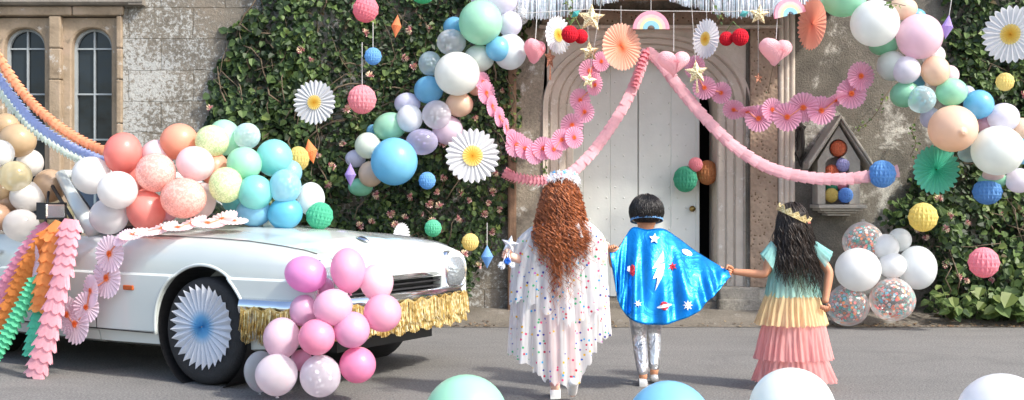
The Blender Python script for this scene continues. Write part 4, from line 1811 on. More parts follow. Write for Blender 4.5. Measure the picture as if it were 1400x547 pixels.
ME_FAN = fan_mesh('pleats', 32, .03, .028, .08)
ME_DAISY = fan_mesh('pleats', 25, .03, .034, .13)
ME_WHEEL = fan_mesh('pleats', 29, .02, .04, .14, point=True)
ME_EYE = fan_mesh('centre', 20, .02, .035, .08)
ME_MINI = fan_mesh('pleats', 22, .03, .035, .10)


def fan(px, py, rx, ry, d, me, mat, label, group=None, yaw=0, pitch=0, roll=0, eye=None, eyer=.4, thread=0, name='paper_fan', cat='paper fan'):
    """rx, ry as seen; yaw/pitch turn the disc"""
    k = d / F
    r = ry * k
    e = empty(name, at(px, py, d), (R(pitch), R(roll), R(yaw)))
    tag(e, label, cat, group)
    share('pleats', me, e, (0, 0, 0), (0, 0, 0), (r, r, r), mat)
    if eye is not None:
        share('centre', ME_EYE, e, (0, -.05 * r, 0), (0, 0, 0), (r * eyer, r * eyer * .8, r * eyer), eye)
    if thread:
        mb = MB()
        mb.tube([(0, .01, 0), (0, .01, r + thread)], .0025, 4)
        mb.build('thread', M_THREAD, e)
    return e


WHITEP = radial('white_paper', [(0, (.82, .84, .88)), (1, (.86, .87, .90))])
YEL = radial('yellow_centre', [(0, hx('e8a830')), (.5, hx('f2c95a')), (1, hx('f6df94'))])
PEACHF = radial('peach_paper', [(0, hx('f0955f')), (.3, hx('f7b092')), (1, hx('f9c4ad'))])
TEALF = radial('green_paper', [(0, hx('2fae8a')), (.4, hx('55c6a4')), (1, hx('74d2b6'))])
WHEELF = radial('wheel_paper', [(0, hx('4da6dc')), (.22, hx('7fc0e8')), (.42, hx('dfe8f4')), (1, (.84, .86, .91))])
CORF = radial('coral_paper', [(0, hx('ee8f74')), (1, hx('f6ab93'))])

# -- on the ivy, left
gI = 'paper balls and diamonds hanging in the ivy'
honey('ball', 500, 13, 18, 18, 10.2, 'f08a9c', 'pink paper ball at the top of the ivy, partly behind leaves', gI, (.1, .3, .4))
honey('ball', 495, 136, 20, 20, 10.2, 'f2a0ab', 'pink paper ball in the ivy left of the balloon garland, above the mint balloons', gI, (0, 0, .2), 3)
honey('ball', 510, 77, 12, 12, 10.2, '6fb6ea', 'small blue paper ball high in the ivy between two pink ones', gI, (0, 0, .5), 3)
honey('ball', 584, 247, 12, 12, 10.15, '6db4ea', 'small blue paper ball under the big daisy fan', gI, (0, 0, .9))
honey('ball', 592, 312, 12, 12, 10.0, '58cfa4', 'small mint green paper ball low in the ivy', gI, (0, 0, 1.4))
honey('ball', 643, 331, 12, 12, 10.0, 'f2dc86', 'small yellow paper ball low in the ivy beside the blue diamond', gI, (0, 0, .3))
honey('ball', 578, -3, 14, 8, 10.2, '3cba86', 'green paper ball cut by the top edge of the photo', gI)
honey('ball', 437, 295, 19, 19, 7.75, '37bf95', 'emerald paper ball at the right end of the balloons on the bonnet', 'paper balls at the end of the bonnet row', (0, .2, .3))
honey('ball', 408, 217, 15, 17, 7.95, 'dcc76c', 'mustard paper ball behind the turquoise balloons', 'paper balls at the end of the bonnet row', (0, 0, .5))
honey('dia', 425, 207, 13, 17, 8.05, 'f79a4c', 'orange paper diamond beside the mustard paper ball', gI, (0, R(-12), .3))
honey('dia', 542, 36, 10, 16, 10.15, 'ee9150', 'orange paper diamond high in the ivy', gI, (0, R(8), .8))
honey('dia', 479, 239, 11, 16, 10.0, 'b79fe0', 'lilac paper diamond at the low end of the left balloon garland', gI, (0, 0, .1))
honey('dia', 666, 351, 12, 16, 10.0, '7fb9ec', 'blue paper diamond beside the yellow paper ball', gI, (0, 0, .6), 2)
fan(430, 140, 31, 31, 10.15, ME_DAISY, WHITEP, 'daisy paper fan alone on the ivy above the bonnet balloons', 'daisy fans', -12, 0, 0, YEL, .33)
fan(646, 213, 36, 38, 10.15, ME_DAISY, WHITEP, 'large daisy paper fan below the left balloon garland', 'daisy fans', 10, 0, 20, YEL, .38)
fan(549, 322, 13, 18, 9.9, ME_DAISY, WHITEP, 'small plain white paper fan behind the car bonnet', 'plain fans', 55, 0, 0)

# -- strung across the doorway
dD = 10.22
ln = MB()
ln.tube([at(690, 20, dD), at(800, 13, dD), at(890, 15, dD), at(1000, 16, dD), at(1130, 8, dD)], .0035, 5)
tag(ln.build('hanging_line', M_THREAD), 'thin white line stretched under the porch carrying hearts, stars and fans', 'string')
gH = 'paper hearts over the doorway'
honey('heart', 731, 71, 17, 19, 10.1, 'f8b4bd', 'pink paper heart at the left end, half behind the white balloon', gH, (0, R(6), .9), 1.5)
honey('heart', 921, 88, 23, 20, 10.1, 'fad0d6', 'pale pink paper heart in front of the arch top', gH, (0, 0, .15), 2.6)
honey('heart', 1060, 72, 24, 21, 10.1, 'f9cfd4', 'pale pink paper heart on the wall right of the arch', gH, (0, R(4), .35), 2.3)
fan(763, 48, 17, 27, 10.15, ME_DAISY, WHITEP, 'tilted daisy paper fan left of the arch beside the red cherries', 'daisy fans', 46, 0, 12, YEL, .36, .2)
fan(965, 53, 15, 28, 10.15, ME_DAISY, WHITEP, 'narrow turned daisy paper fan right of the arch', 'daisy fans', -58, 0, 0, YEL, .36, .2)
fan(850, 64, 27, 33, 10.05, ME_FAN, PEACHF, 'big peach paper fan over the arch', 'peach fans', 30, 0, 0, None, .4, .15)
fan(1110, 33, 9, 36, 10.1, ME_FAN, CORF, 'coral paper fan seen almost edge on at the right', 'peach fans', -72, 0, 0, None, .4, .1)
for (x0, y0, r0, x1, y1, r1, lab, s) in ((779, 47, 12, 794, 50, 10, 'pair of red paper cherries overlapping the left daisy fan', 1), (993, 53, 10, 1012, 51, 12, 'pair of red paper cherries right of the narrow daisy fan', 2)):
    o = empty('paper_cherries', at((x0 + x1) / 2, y0, 10.0))
    tag(o, lab, 'paper cherries', 'paper cherries over the doorway')
    for (x, y, r) in ((x0, y0, r0), (x1, y1, r1)):
        c_ = at(x, y, 10.0 if r == 12 else 10.06) - o.location
        share('cherry', ME_BALL, o, c_, (0, 0, s * .7 + x), (r * 10 / F,) * 3, paper(hx('c81c2e'), .12))
        mb = MB()
        mb.tube([c_ + Vector((0, 0, r * 10 / F)), c_ * .6 + Vector((0, 0, .10)), Vector((0, 0, .15))], .004, 5)
        mb.build('stalk', plain('stalk_green', (.12, .2, .06)), o)

GOLD = glitter('gold_glitter', hx('a08a5c'), hx('efe2bd'))
ROSEG = glitter('rose_glitter', hx('7a4a38'), hx('c98f74'))
gS = 'glitter stars over the doorway'


def star(px, py, r, d, mat, label, yaw=0, roll=0, tail=0, th=1):
    k = d / F
    e = empty('glitter_star', at(px, py, d), (0, R(roll), R(yaw)))
    tag(e, label, 'star', gS)
    mb = MB()
    mb.star(5, r * k, r * k * .45, r * k * .16)
    mb.build('star', mat, e)
    if th:
        mb = MB()
        mb.tube([(0, .004, r * k * .9), (0, .004, r * k * .9 + th)], .0022, 4)
        mb.build('thread', M_THREAD, e)
    if tail:
        mb = MB()
        rs = random.Random(int(px))
        for q in range(9):
            x = rs.uniform(-1, 1) * .008
            mb.tube([(x * .3, 0, -r * k * .45), (x, -.002, -r * k * .45 - tail * .4), (x * 2.2, 0, -r * k * .45 - tail)], .0022, 4)
        mb.build('tassel', mat, e)


star(808, 25, 20, 10.12, GOLD, 'large gold glitter star left of the peach fan, under the fringe', 0, 4, 0, .1)
star(806, 71, 15, 10.12, GOLD, 'middle gold glitter star hanging below the large left one', 15, -4)
star(805, 110, 12, 10.0, GOLD, 'small pale gold star in front of the left fan chain', 20, 10)
star(752, 80, 16, 10.12, ROSEG, 'rose bronze star turned sideways beside the left heart', 58, 0, .14)
star(952, 99, 17, 10.0, GOLD, 'gold glitter star with tassel in front of the right fan chain', 0, -4, .13)
star(1038, 20, 15, 10.12, GOLD, 'gold glitter star right of the cherries by the fringe', 0, 5, 0, .1)
star(1037, 107, 8, 10.12, ROSEG, 'tiny rose star hanging right of the arch', 30, 0, 0, .5)
o = honey('dia', 787, 19, 6, 8, 10.1, '35b7b4', 'tiny teal paper diamond beside the large left star', None, (0, R(50), 0))
o = honey('dia', 1017, 19, 10, 5, 10.1, '5cc0c0', 'flat teal paper diamond left of the right gold star', None, (0, R(-20), 0))


def rainbow(px, py, r, d, label, roll=0, yaw=0):
    k = d / F
    e = empty('paper_rainbow', at(px, py, d), (0, R(roll), R(yaw)))
    tag(e, label, 'rainbow', 'paper rainbows')
    rr = [1, .80, .62, .45, .20]
    for i, c_ in enumerate(('f3b4c6', 'f6d9d6', 'f5eec2', 'a6dcec')):
        mb = MB()
        n_ = 24
        vs, fs = [], []
        for q in range(n_ + 1):
            a = PI * q / n_
            for (s, y) in ((rr[i], -.012), (rr[i + 1] + .004, -.012), (rr[i + 1] + .004, .012), (rr[i], .012)):
                vs.append((s * r * k * math.cos(a), y - .001 * i, s * r * k * math.sin(a)))
        for q in range(n_):
            for s in range(4):
                fs.append((q * 4 + s, q * 4 + (s + 1) % 4, q * 4 + 4 + (s + 1) % 4, q * 4 + 4 + s))
        fs += [(0, 1, 2, 3), (n_ * 4 + 3, n_ * 4 + 2, n_ * 4 + 1, n_ * 4)]
        mb.add(vs, fs)
        mb.build('band', paper(hx(c_)), e)
    mb = MB()
    mb.tube([(0, 0, r * k), (0, 0, r * k + .2)], .0025, 4)
    mb.build('thread', M_THREAD, e)


rainbow(890, 40, 25, 10.05, 'pastel paper rainbow upright over the arch centre')
rainbow(1080, 21, 23, 10.1, 'pastel paper rainbow tilted at the right, cut by the top edge', -14, 10)

# -- on the door and in the niche
gD = 'paper balls hanging on the door'
honey('ball', 937, 245, 17, 18, WY + .25, '2fb58c', 'emerald paper ball on the white door', gD, (0, 0, .3))
honey('ball', 951, 225, 10, 10, WY + .22, 'ee93a0', 'small pink paper ball above the green one on the door', gD, (0, 0, .8))
honey('ball', 967, 236, 15, 17, WY + .30, 'c67a2e', 'brown orange paper ball at the dark door gap', gD, (0, 0, .2))
gN = 'paper balls stacked in the wall niche'
nd = ny + .045
honey('ball', 1146, 203, 11, 11, nd - .0, 'ef7a3c', 'orange paper ball in the round hole of the niche gable', gN, (0, 0, .3))
honey('ball', 1137, 236, 10, 11, nd + .05, 'f0743a', 'orange paper ball inside the niche opening', gN, (0, 0, .9))
honey('ball', 1153, 225, 10, 10, nd, 'bcb9ec', 'lilac paper ball inside the niche opening', gN, (0, 0, .1))
honey('ball', 1151, 251, 9, 9, nd + .03, 'ee8f9e', 'pink paper ball in the niche behind the streamer', gN, (0, 0, .5))
honey('ball', 1138, 254, 9, 9, nd + .05, '2fae7e', 'green paper ball in the niche behind the streamer', gN, (0, 0, .5))
honey('ball', 1137, 267, 9.5, 10, nd - .02, 'e0c862', 'yellow paper ball standing on the niche ledge', gN, (0, 0, .2))
honey('ball', 1156, 267, 10.5, 10.5, nd - .05, '5f9fe8', 'blue paper ball standing on the niche ledge', gN, (0, 0, .7))

# -- right side
gR = 'paper balls hanging on the right'
honey('ball', 1206, 238, 19, 19, 10.25, '62abec', 'blue paper ball covering the right end of the pink streamer', gR, (0, 0, .2))
honey('ball', 1350, 262, 20, 18, 10.2, '5a9fe0', 'blue paper ball hanging below the biggest white balloon', gR, (0, 0, .6))
honey('ball', 1262, 297, 20, 20, 9.95, 'ecd978', 'yellow paper ball above the white balloons in the bush', gR, (0, 0, .3))
honey('ball', 1345, 359, 21, 21, 9.8, 'f29cab', 'pink paper ball in the right bush', gR, (0, 0, .15))
honey('ball', 1374, 112, 12.5, 12.5, 10.2, 'f3e08c', 'small yellow paper ball at the upper right in the leaves', gR, (0, 0, .4))
honey('dia', 1295, 37, 11, 17, 10.2, 'bda6e4', 'lilac paper diamond beside the big pink balloon', gR, (0, R(10), .2), 4)
fan(1280, 232, 36, 35, 10.25, ME_DAISY, TEALF, 'green paper fan below the right balloon garland', 'green fan', 8, 0, 0)
fan(1382, 47, 27, 40, 10.15, ME_DAISY, WHITEP, 'large daisy paper fan at the upper right edge', 'daisy fans', -44, 0, 8, YEL, .36)

# -- on the wheel
w = Vector((0, -.845, .345))
e = empty('wheel_fan', carw(0.0, -.835, .365), (0, 0, R(-31)))
tag(e, 'white paper fan with blue centre covering the front wheel', 'paper fan')
share('pleats', ME_WHEEL, e, (0, 0, 0), (0, 0, 0), (.268,) * 3, WHEELF)


# -- chains of little fans
PINKF = radial('pink_fan', [(0, hx('f0766a')), (.3, hx('eea3c0')), (1, hx('f2b9d2'))], .5)
PINKL = radial('palepink_fan', [(0, hx('f6b7a0')), (.3, hx('f3d6e2')), (1, hx('f1dbe8'))], .4)
ORC = radial('orange_fan', [(0, hx('f2703a')), (1, hx('f6935c'))])


def fan_chain(rows, label, mat, group, name='fan_garland'):
    """rows: px, py, rx, ry, d, roll, yaw(optional pitch)"""
    o = empty(name, at(rows[0][0], rows[0][1], rows[0][4]))
    tag(o, label, 'garland', group)
    prev = None
    for i, r in enumerate(rows):
        px, py, rr, d, yaw, pitch = r
        k = d / F * rr * (1.2 if d > 9 else 1.32)
        f = empty('fan', at(px, py, d) - o.location, (R(pitch), 0, R(yaw)), o)
        share('pleats', ME_MINI, f, (0, 0, 0), (0, R(17 * i), 0), (k, k, k), mat)
        share('centre', ME_EYE, f, (0, -.06 * k, 0), (0, 0, 0), (k * .18, k * .3, k * .18), ORC)
    pts = [at(r[0], r[1], r[3]) - o.location for r in rows]
    mb = MB()
    mb.tube(spline(pts, 40), .006, 5)
    mb.build('cord', paper(hx('f0a58a')), o)
    return o


fan_chain([(822, 84, 12, 10.45, 30, 0), (806, 97, 14, 10.42, 20, 0), (813, 116, 13, 10.40, 40, 10), (793, 137, 14, 10.38, 25, 0), (799, 153, 13, 10.36, 20, 0), (782, 171, 14, 10.34, 10, 10), (785, 188, 13, 10.32, 30, 0),
           (768, 191, 13, 10.3, 20, 0), (757, 204, 13, 10.28, 30, 0), (743, 203, 14, 10.27, 15, 0), (731, 210, 13, 10.26, 30, 0), (718, 203, 13, 10.25, 25, 0), (706, 198, 15, 10.22, 30, 10)],
          'pink paper fan chain swinging down the left side of the arch', PINKF, 'pink fan chains')
fan_chain([(700, 188, 10, 10.2, 45, 0), (692, 173, 10, 10.2, 70, 0), (683, 160, 12, 10.2, 60, 0), (673, 145, 13, 10.2, 60, 0), (665, 127, 14, 10.2, 45, 0), (660, 112, 12, 10.2, 45, 0)],
          'short pink fan chain running up under the left balloon garland', PINKF, 'pink fan chains')
fan_chain([(950, 92, 14, 10.45, -40, 0), (963, 120, 14, 10.42, -20, 0), (986, 127, 13, 10.4, -30, 0), (1003, 150, 13, 10.38, -15, 30), (1022, 153, 12, 10.37, 10, 60), (1037, 162, 16, 10.36, -10, 0), (1056, 150, 14, 10.35, 15, 0), (1076, 160, 17, 10.34, 0, 0),
           (1098, 147, 18, 10.33, -10, 15), (1123, 151, 17, 10.32, 0, 0), (1143, 137, 15, 10.3, 30, 55), (1164, 128, 18, 10.28, 0, 0), (1177, 104, 17, 10.26, 10, 0)],
          'pink paper fan chain swagged over the wall right of the arch', PINKF, 'pink fan chains')
fan_chain([(168, 325, 12, 7.32, -31, -40), (150, 347, 20, 7.36, -25, 0), (146, 380, 22, 7.40, -31, 0), (124, 398, 18, 7.42, -45, 0), (118, 420, 17, 7.44, -20, 0), (103, 443, 22, 7.48, -31, 0), (92, 430, 20, 7.52, -31, 0)],
          'pale pink fan chain hanging down the car door', PINKL, 'fan chains on the car')
PINKB = radial('blush_fan', [(0, hx('f6b09a')), (.35, hx('f6d3d0')), (1, hx('f7dfe0'))], .45)
fan_chain([(182, 320, 15, 7.30, -10, -66), (200, 317, 16, 7.36, 25, -76), (222, 312, 17, 7.34, -35, -64), (243, 311, 16, 7.30, 10, -78), (262, 305, 17, 7.42, -40, -62), (284, 305, 17, 7.38, 20, -74), (303, 300, 18, 7.46, -30, -58), (320, 302, 15, 7.44, 15, -76)],
          'blush pink fan chain lying along the bonnet under the balloons', PINKB, 'fan chains on the car')
fan(46, 358, 18, 26, 7.62, ME_MINI, PINKL, 'pale pink paper fan behind the streamers on the car door', 'plain fans', -50, 0, 0)


# -- tissue streamers
def streamer(name, pts, wid, col, label, group, nseg=26, flat=.35, d_jit=.0, seed=1, face=None, scallop=4, open_=.16, cup=(.70, .86)):
    """overlapping scalloped tissue cups along a path; pts: px, py, d"""
    rs = random.Random(seed)
    P = spline([at(*q) for q in pts], nseg * 4)
    o = empty(name, P[0])
    tag(o, label, 'streamer', group)
    mb = MB()
    nr = scallop * 8
    vs, fs = [], []
    k0 = P[0]
    rows = []
    for s in range(nseg):
        a, m_, b_ = P[s * 4], P[s * 4 + 2], P[min(s * 4 + 5, nseg * 4)]
        t = (P[s * 4 + 4] - a).normalized()
        side = t.cross(Vector(face or (0, 1, 0)))
        if side.length < .1:
            side = t.cross(Vector((0, 0, 1)))
        side.normalize()
        up = side.cross(t)
        tw = rs.gauss(0, .10)
        sd = side * math.cos(tw) + up * math.sin(tw)
        u2 = up * math.cos(tw) - side * math.sin(tw)
        for q, (c, rr) in enumerate(((a, cup[0]), (m_, cup[1]), (b_, 1.0 + open_))):
            ring = []
            for i in range(nr):
                an = 2 * PI * i / nr
                rad = wid * rr * (1 + rs.gauss(0, .02))
                off = 0
                if q == 2:
                    sc = abs(math.sin(an * scallop))
                    off = (.45 * sc) * wid * .62 * min(1, open_ * 6)
                    rad *= (1 + .08 * sc)
                ring.append(c + sd * math.cos(an) * rad + u2 * math.sin(an) * rad * flat + t * off - k0)
            rows.append(ring)
    for s in range(nseg):
        base = len(vs)
        for q in range(3):
            vs += rows[s * 3 + q]
        for q in range(2):
            for i in range(nr):
                i2 = (i + 1) % nr
                fs.append((base + q * nr + i, base + q * nr + i2, base + (q + 1) * nr + i2, base + (q + 1) * nr + i))
    mb.add(vs, fs)
    mb.build('tissue_chain', paper(hx(col), .4), o)
    mb = MB()
    mb.tube([p - k0 for p in P], .004, 4)
    mb.build('cord', paper(hx(col)), o)
    return o


gP = 'pink tissue streamers of the doorway'
streamer('tissue_streamer', [(884, 68, 10.62), (872, 104, 10.58), (856, 140, 10.53), (833, 177, 10.48), (810, 208, 10.43), (784, 234, 10.38), (766, 243, 10.35)], .050, 'f6c6cd', 'pink tissue streamer running from the arch top down to the left', gP, 26, open_=.035, cup=(.80, .95))
streamer('tissue_streamer', [(766, 243, 10.36), (745, 247, 10.38), (722, 246, 10.4), (700, 241, 10.42), (690, 236, 10.44)], .034, 'eea6b0', 'dusty pink tissue streamer twisted into a rope left of the doorway', gP, 18, .5, seed=3, open_=.5)
streamer('tissue_streamer', [(884, 68, 10.6), (903, 86, 10.58), (925, 115, 10.53), (958, 155, 10.46), (1000, 197, 10.4), (1048, 228, 10.34), (1100, 242, 10.3), (1150, 245, 10.27), (1195, 240, 10.26), (1228, 234, 10.26)], .054, 'f6c6cd', 'pink tissue streamer running from the arch top down to the right past the niche', gP, 42, seed=2, open_=.035, cup=(.80, .95))
streamer('tissue_streamer', [(886, 66, 10.56), (878, 84, 10.5), (873, 100, 10.5), (868, 118, 10.52)], .022, 'ea97a2', 'loose twisted pink tissue end dangling at the arch top', gP, 10, .6, seed=5, open_=.8)

gC = 'tissue streamers on the car door'
streamer('tissue_streamer', [(98, 300, 7.42), (92, 330, 7.40), (86, 370, 7.38), (74, 420, 7.36), (62, 470, 7.36), (48, 514, 7.38)], .074, 'f6bac4', 'wide pink tissue streamer hanging from the mirror down to the road', gC, 15, .30, seed=6, face=(.3, 1, 0))
streamer('tissue_streamer', [(84, 304, 7.52), (72, 330, 7.50), (66, 360, 7.48), (60, 395, 7.48), (56, 424, 7.50)], .068, 'f5a260', 'short wide orange tissue streamer hanging from the mirror', gC, 9, .32, seed=7, face=(.2, 1, 0))
streamer('tissue_streamer', [(70, 318, 7.60), (48, 348, 7.62), (30, 382, 7.66), (14, 420, 7.70), (-6, 470, 7.72)], .060, 'ea9650', 'long orange tissue streamer slanting down to the left edge', gC, 16, .35, seed=8)
streamer('tissue_streamer', [(66, 308, 7.66), (42, 336, 7.70), (22, 366, 7.76), (4, 398, 7.8), (-20, 440, 7.82)], .05, 'f2a8bf', 'pink tissue streamer slanting left behind the orange ones', gC, 16, .4, seed=9)
streamer('tissue_streamer', [(52, 378, 7.54), (40, 402, 7.55), (24, 432, 7.58), (8, 462, 7.6), (-8, 486, 7.62)], .030, '6fd6a8', 'thin green tissue streamer slanting down in front of the orange one', gC, 16, .6, seed=10, open_=.9)
streamer('tissue_streamer', [(60, 400, 7.56), (53, 425, 7.54), (46, 455, 7.53), (40, 486, 7.52)], .042, '62cfae', 'wide mint green tissue streamer end hanging low behind the pink one', gC, 9, .35, seed=11)
gW = 'three long streamers in front of the windows'
streamer('tissue_streamer', [(-60, -20, 7.9), (-20, 48, 7.9), (20, 112, 7.9), (55, 152, 7.88), (100, 186, 7.86), (150, 210, 7.84)], .032, 'f8b48c', 'orange tissue streamer swooping down past the windows, topmost of three', gW, 42, .45, seed=12)
streamer('tissue_streamer', [(-60, 10, 7.96), (-20, 78, 7.96), (18, 134, 7.95), (52, 172, 7.93), (100, 202, 7.92), (150, 222, 7.9)], .027, 'bccdf2', 'blue and lilac tissue streamer swooping past the windows, middle of three', gW, 42, .45, seed=13, open_=.3)
streamer('tissue_streamer', [(-60, 40, 8.0), (-20, 100, 8.0), (16, 146, 8.0), (50, 180, 8.0), (90, 208, 8.0), (120, 222, 8.0)], .024, 'e8f1e8', 'pale mint tissue streamer swooping past the windows, lowest of three', gW, 40, .5, seed=14, open_=.4)


# -- metallic fringe
def foil(name, a, b_, rough=.36, metal=.5):
    n = NT(name)
    v = n.voronoi(55, out='Color')
    s = n.new('ShaderNodeSeparateColor')
    n.put(s.inputs[0], v)
    c = n.ramp(s.outputs[0], [(.2, a), (.8, b_)])
    return n.end(n.pbr(c, rough, metal))


def fringe_layer(mb, path, up0, lower, wid, rs, jit=.012, mats=1):
    """strips hanging from a path (list of points) down to lower(t)"""
    Ls = [0]
    for p, q in zip(path, path[1:]):
        Ls.append(Ls[-1] + (q - p).length)
    n_ = int(Ls[-1] / wid * 1.5)
    for k in range(n_):
        l = rs.uniform(0, Ls[-1])
        i = max(j for j in range(len(Ls)) if Ls[j] <= l)
        i = min(i, len(path) - 2)
        t = (l - Ls[i]) / max(1e-6, Ls[i + 1] - Ls[i])
        p = path[i].lerp(path[i + 1], t)
        tg = (path[i + 1] - path[i]).normalized()
        nm = Vector((tg.y, -tg.x, 0)).normalized()
        zb = lower(l / Ls[-1]) * rs.uniform(.94, 1.03)
        pts = []
        sway = rs.gauss(0, .004)
        off = rs.uniform(-.004, .014)
        for q in range(5):
            f = q / 4
            pts.append(p + nm * (off + rs.gauss(0, .0025) * f + .01 * f) + tg * (sway * f + rs.gauss(0, .0012)) + Vector((0, 0, -zb * f)))
        tw = rs.uniform(-.6, .6)
        vs = []
        for q, c in enumerate(pts):
            d_ = tg * math.cos(tw + q * .25) + nm * math.sin(tw + q * .25)
            vs += [c - d_ * wid * .5, c + d_ * wid * .5]
        mb.add(vs, [(2 * q, 2 * q + 1, 2 * q + 3, 2 * q + 2) for q in range(4)], rs.randrange(mats))


rs = random.Random(21)
GF = [foil('gold_foil', hx('c2a05a'), hx('ecd79a')), foil('gold_foil_pale', hx('d9c27a'), hx('f6ecc4')), foil('gold_foil_deep', hx('a8843c'), hx('dcbc72'))]
gf = empty('gold_fringe', (-1.49, 7.81, 0), (0, 0, R(-31)))
tag(gf, 'gold foil fringe in two tiers hung along the car bumper', 'fringe')
for (z, ln_, o_) in ((.500, .135, .035), (.415, .105, .018)):
    path = []
    for i in range(2, NBP - 1):
        q = bp_off(i, o_)
        path.append(Vector((q.x, q.y, z + .012 * math.sin(i * 1.1))))
    mb = MB()
    fringe_layer(mb, path, 0, lambda t: ln_ * (1 + .05 * math.sin(t * 30)), .0055, rs, mats=3)
    fringe_layer(mb, path, 0, lambda t: ln_ * .97, .0055, rs, mats=3)
    t_ = mb.build('tier', GF, gf)
    mb = MB()
    mb.grid(lambda i, j: path[i] + Vector((0, 0, .012 - .024 * j)), len(path) - 1, 1)
    mb.build('heading', GF[0], t_)

SF = [foil('silver_foil', (.62, .68, .70), (.88, .91, .91), .4, .3), foil('iridescent_foil', (.66, .78, .77), (.90, .87, .93), .4, .3), foil('pale_foil', (.80, .81, .84), (.95, .95, .95), .4, .25)]
fy = CYF - .03
for (pa, pb, low, lab) in (
        ((-1, 0), (0, 0), [(690, 26), (745, 27), (775, 23), (800, 15), (830, 6), (865, -3), (880, -8)], 'silver foil fringe along the left slope of the porch gable'),
        ((0, 0), (1, 0), [(884, -8), (905, -2), (930, 7), (960, 15), (990, 23), (1010, 26), (1060, 23), (1100, 15), (1130, 4)], 'silver foil fringe along the right slope of the porch gable')):
    xa, xb = low[0][0], low[-1][0]
    toX = lambda px: (px - CX) * fy / F
    o = empty('silver_fringe', (toX(xa), fy, 3.0))
    tag(o, lab, 'fringe', 'silver fringes on the porch')
    for lay in range(2):
        path = []
        for k in range(31):
            px = lerp(xa, xb, k / 30)
            yy = curve([(690, -4), (884, -48), (1130, -4)] if False else [(680, -6), (884, -50), (1140, -6)], px) + lay * 8
            path.append(at(px, yy, fy - .012 * lay) - o.location)
        mb = MB()

        def lower(t, lay=lay):
            px = lerp(xa, xb, t)
            yy = curve([(680, -6), (884, -50), (1140, -6)], px) + lay * 8
            return max(.05, (curve(low, px) - yy - (1 - lay) * 4) * fy / F)
        fringe_layer(mb, path, 0, lower, .011, rs, mats=3)
        mb.build('tier', SF, o)
# ------------------------------------------------------------------ the three children
def skinmat(name, c):
    n = NT(name)
    col = n.ramp(n.noise(14, 4), [(.3, sc_(c, .93)), (.7, sc_(c, 1.06))])
    p = n.new('ShaderNodeBsdfPrincipled')
    n.put(p.inputs['Base Color'], col)
    p.inputs['Roughness'].default_value = .5
    p.inputs['Subsurface Weight'].default_value = .15
    p.inputs['Subsurface Radius'].default_value = (.02, .008, .005)
    p.inputs['Subsurface Scale'].default_value = .3
    return n.end(p.outputs[0])


def skin(name, nodes, edges, mat, parent, root, lv=2, extra=None):
    """one continuous surface grown over a skeleton; nodes: name -> (point, radius)"""
    keys = list(nodes)
    ix = {k: i for i, k in enumerate(keys)}
    me = bpy.data.meshes.new(name)
    me.from_pydata([tuple(nodes[k][0]) for k in keys], [(ix[a], ix[b]) for a, b in edges], [])
    o = bpy.data.objects.new(name, me)
    COL.objects.link(o)
    m = o.modifiers.new('k', 'SKIN')
    m.use_smooth_shade = True
    sv = me.skin_vertices[0].data
    for k in keys:
        r = nodes[k][1]
        sv[ix[k]].radius = (r, r) if not isinstance(r, tuple) else r
        sv[ix[k]].use_root = (k == root)
    s = o.modifiers.new('s', 'SUBSURF')
    s.levels = s.render_levels = lv
    bake(o)
    if extra:
        bm = bmesh.new()
        bm.from_mesh(o.data)
        for mb in extra:
            t = mb.mesh('t', mat, True)
            bm.from_mesh(t)
        bm.to_mesh(o.data)
        bm.free()
    o.data.materials.clear()
    o.data.materials.append(mat)
    smooth(o)
    o.parent = parent
    return o


def hand(mb, palm, d, side, h, curl=.9):
    """four fingers of different lengths and a thumb, bent round what is held"""
    d, side = d.normalized(), side.normalized()
    nrm = d.cross(side).normalized()
    u = h / 1.2
    for i, l in enumerate((.040, .046, .043, .034)):
        p = palm + side * ((i - 1.5) * .0125 * u) + d * (.012 * u)
        pts, rad = [p], [.0075 * u]
        a = .15
        for q, f in enumerate((.45, .32, .25)):
            p = p + (d * math.cos(a) + nrm * math.sin(a)) * (l * f * u)
            pts.append(p)
            rad.append((.0074, .0066, .005)[q] * u)
            a += curl
        mb.tube(pts, rad, 8)
    p = palm + side * (-.018 * u)
    mb.tube([p, p + (side * -.8 + d * .5 + nrm * .3) * (.018 * u), p + (side * -.6 + d * .9 + nrm * .9) * (.034 * u), p + (side * .1 + d * .9 + nrm * 1.1) * (.044 * u)], [.010 * u, .009 * u, .0078 * u, .0055 * u], 8)


def ik(a, b, l1, l2, pole):
    d = b - a
    L_ = min(d.length, (l1 + l2) * .995)
    dn = d.normalized()
    x = (L_ * L_ + l1 * l1 - l2 * l2) / (2 * L_)
    hgt = math.sqrt(max(0, l1 * l1 - x * x))
    pv = pole - dn * pole.dot(dn)
    pv.normalize()
    return a + dn * x + pv * hgt


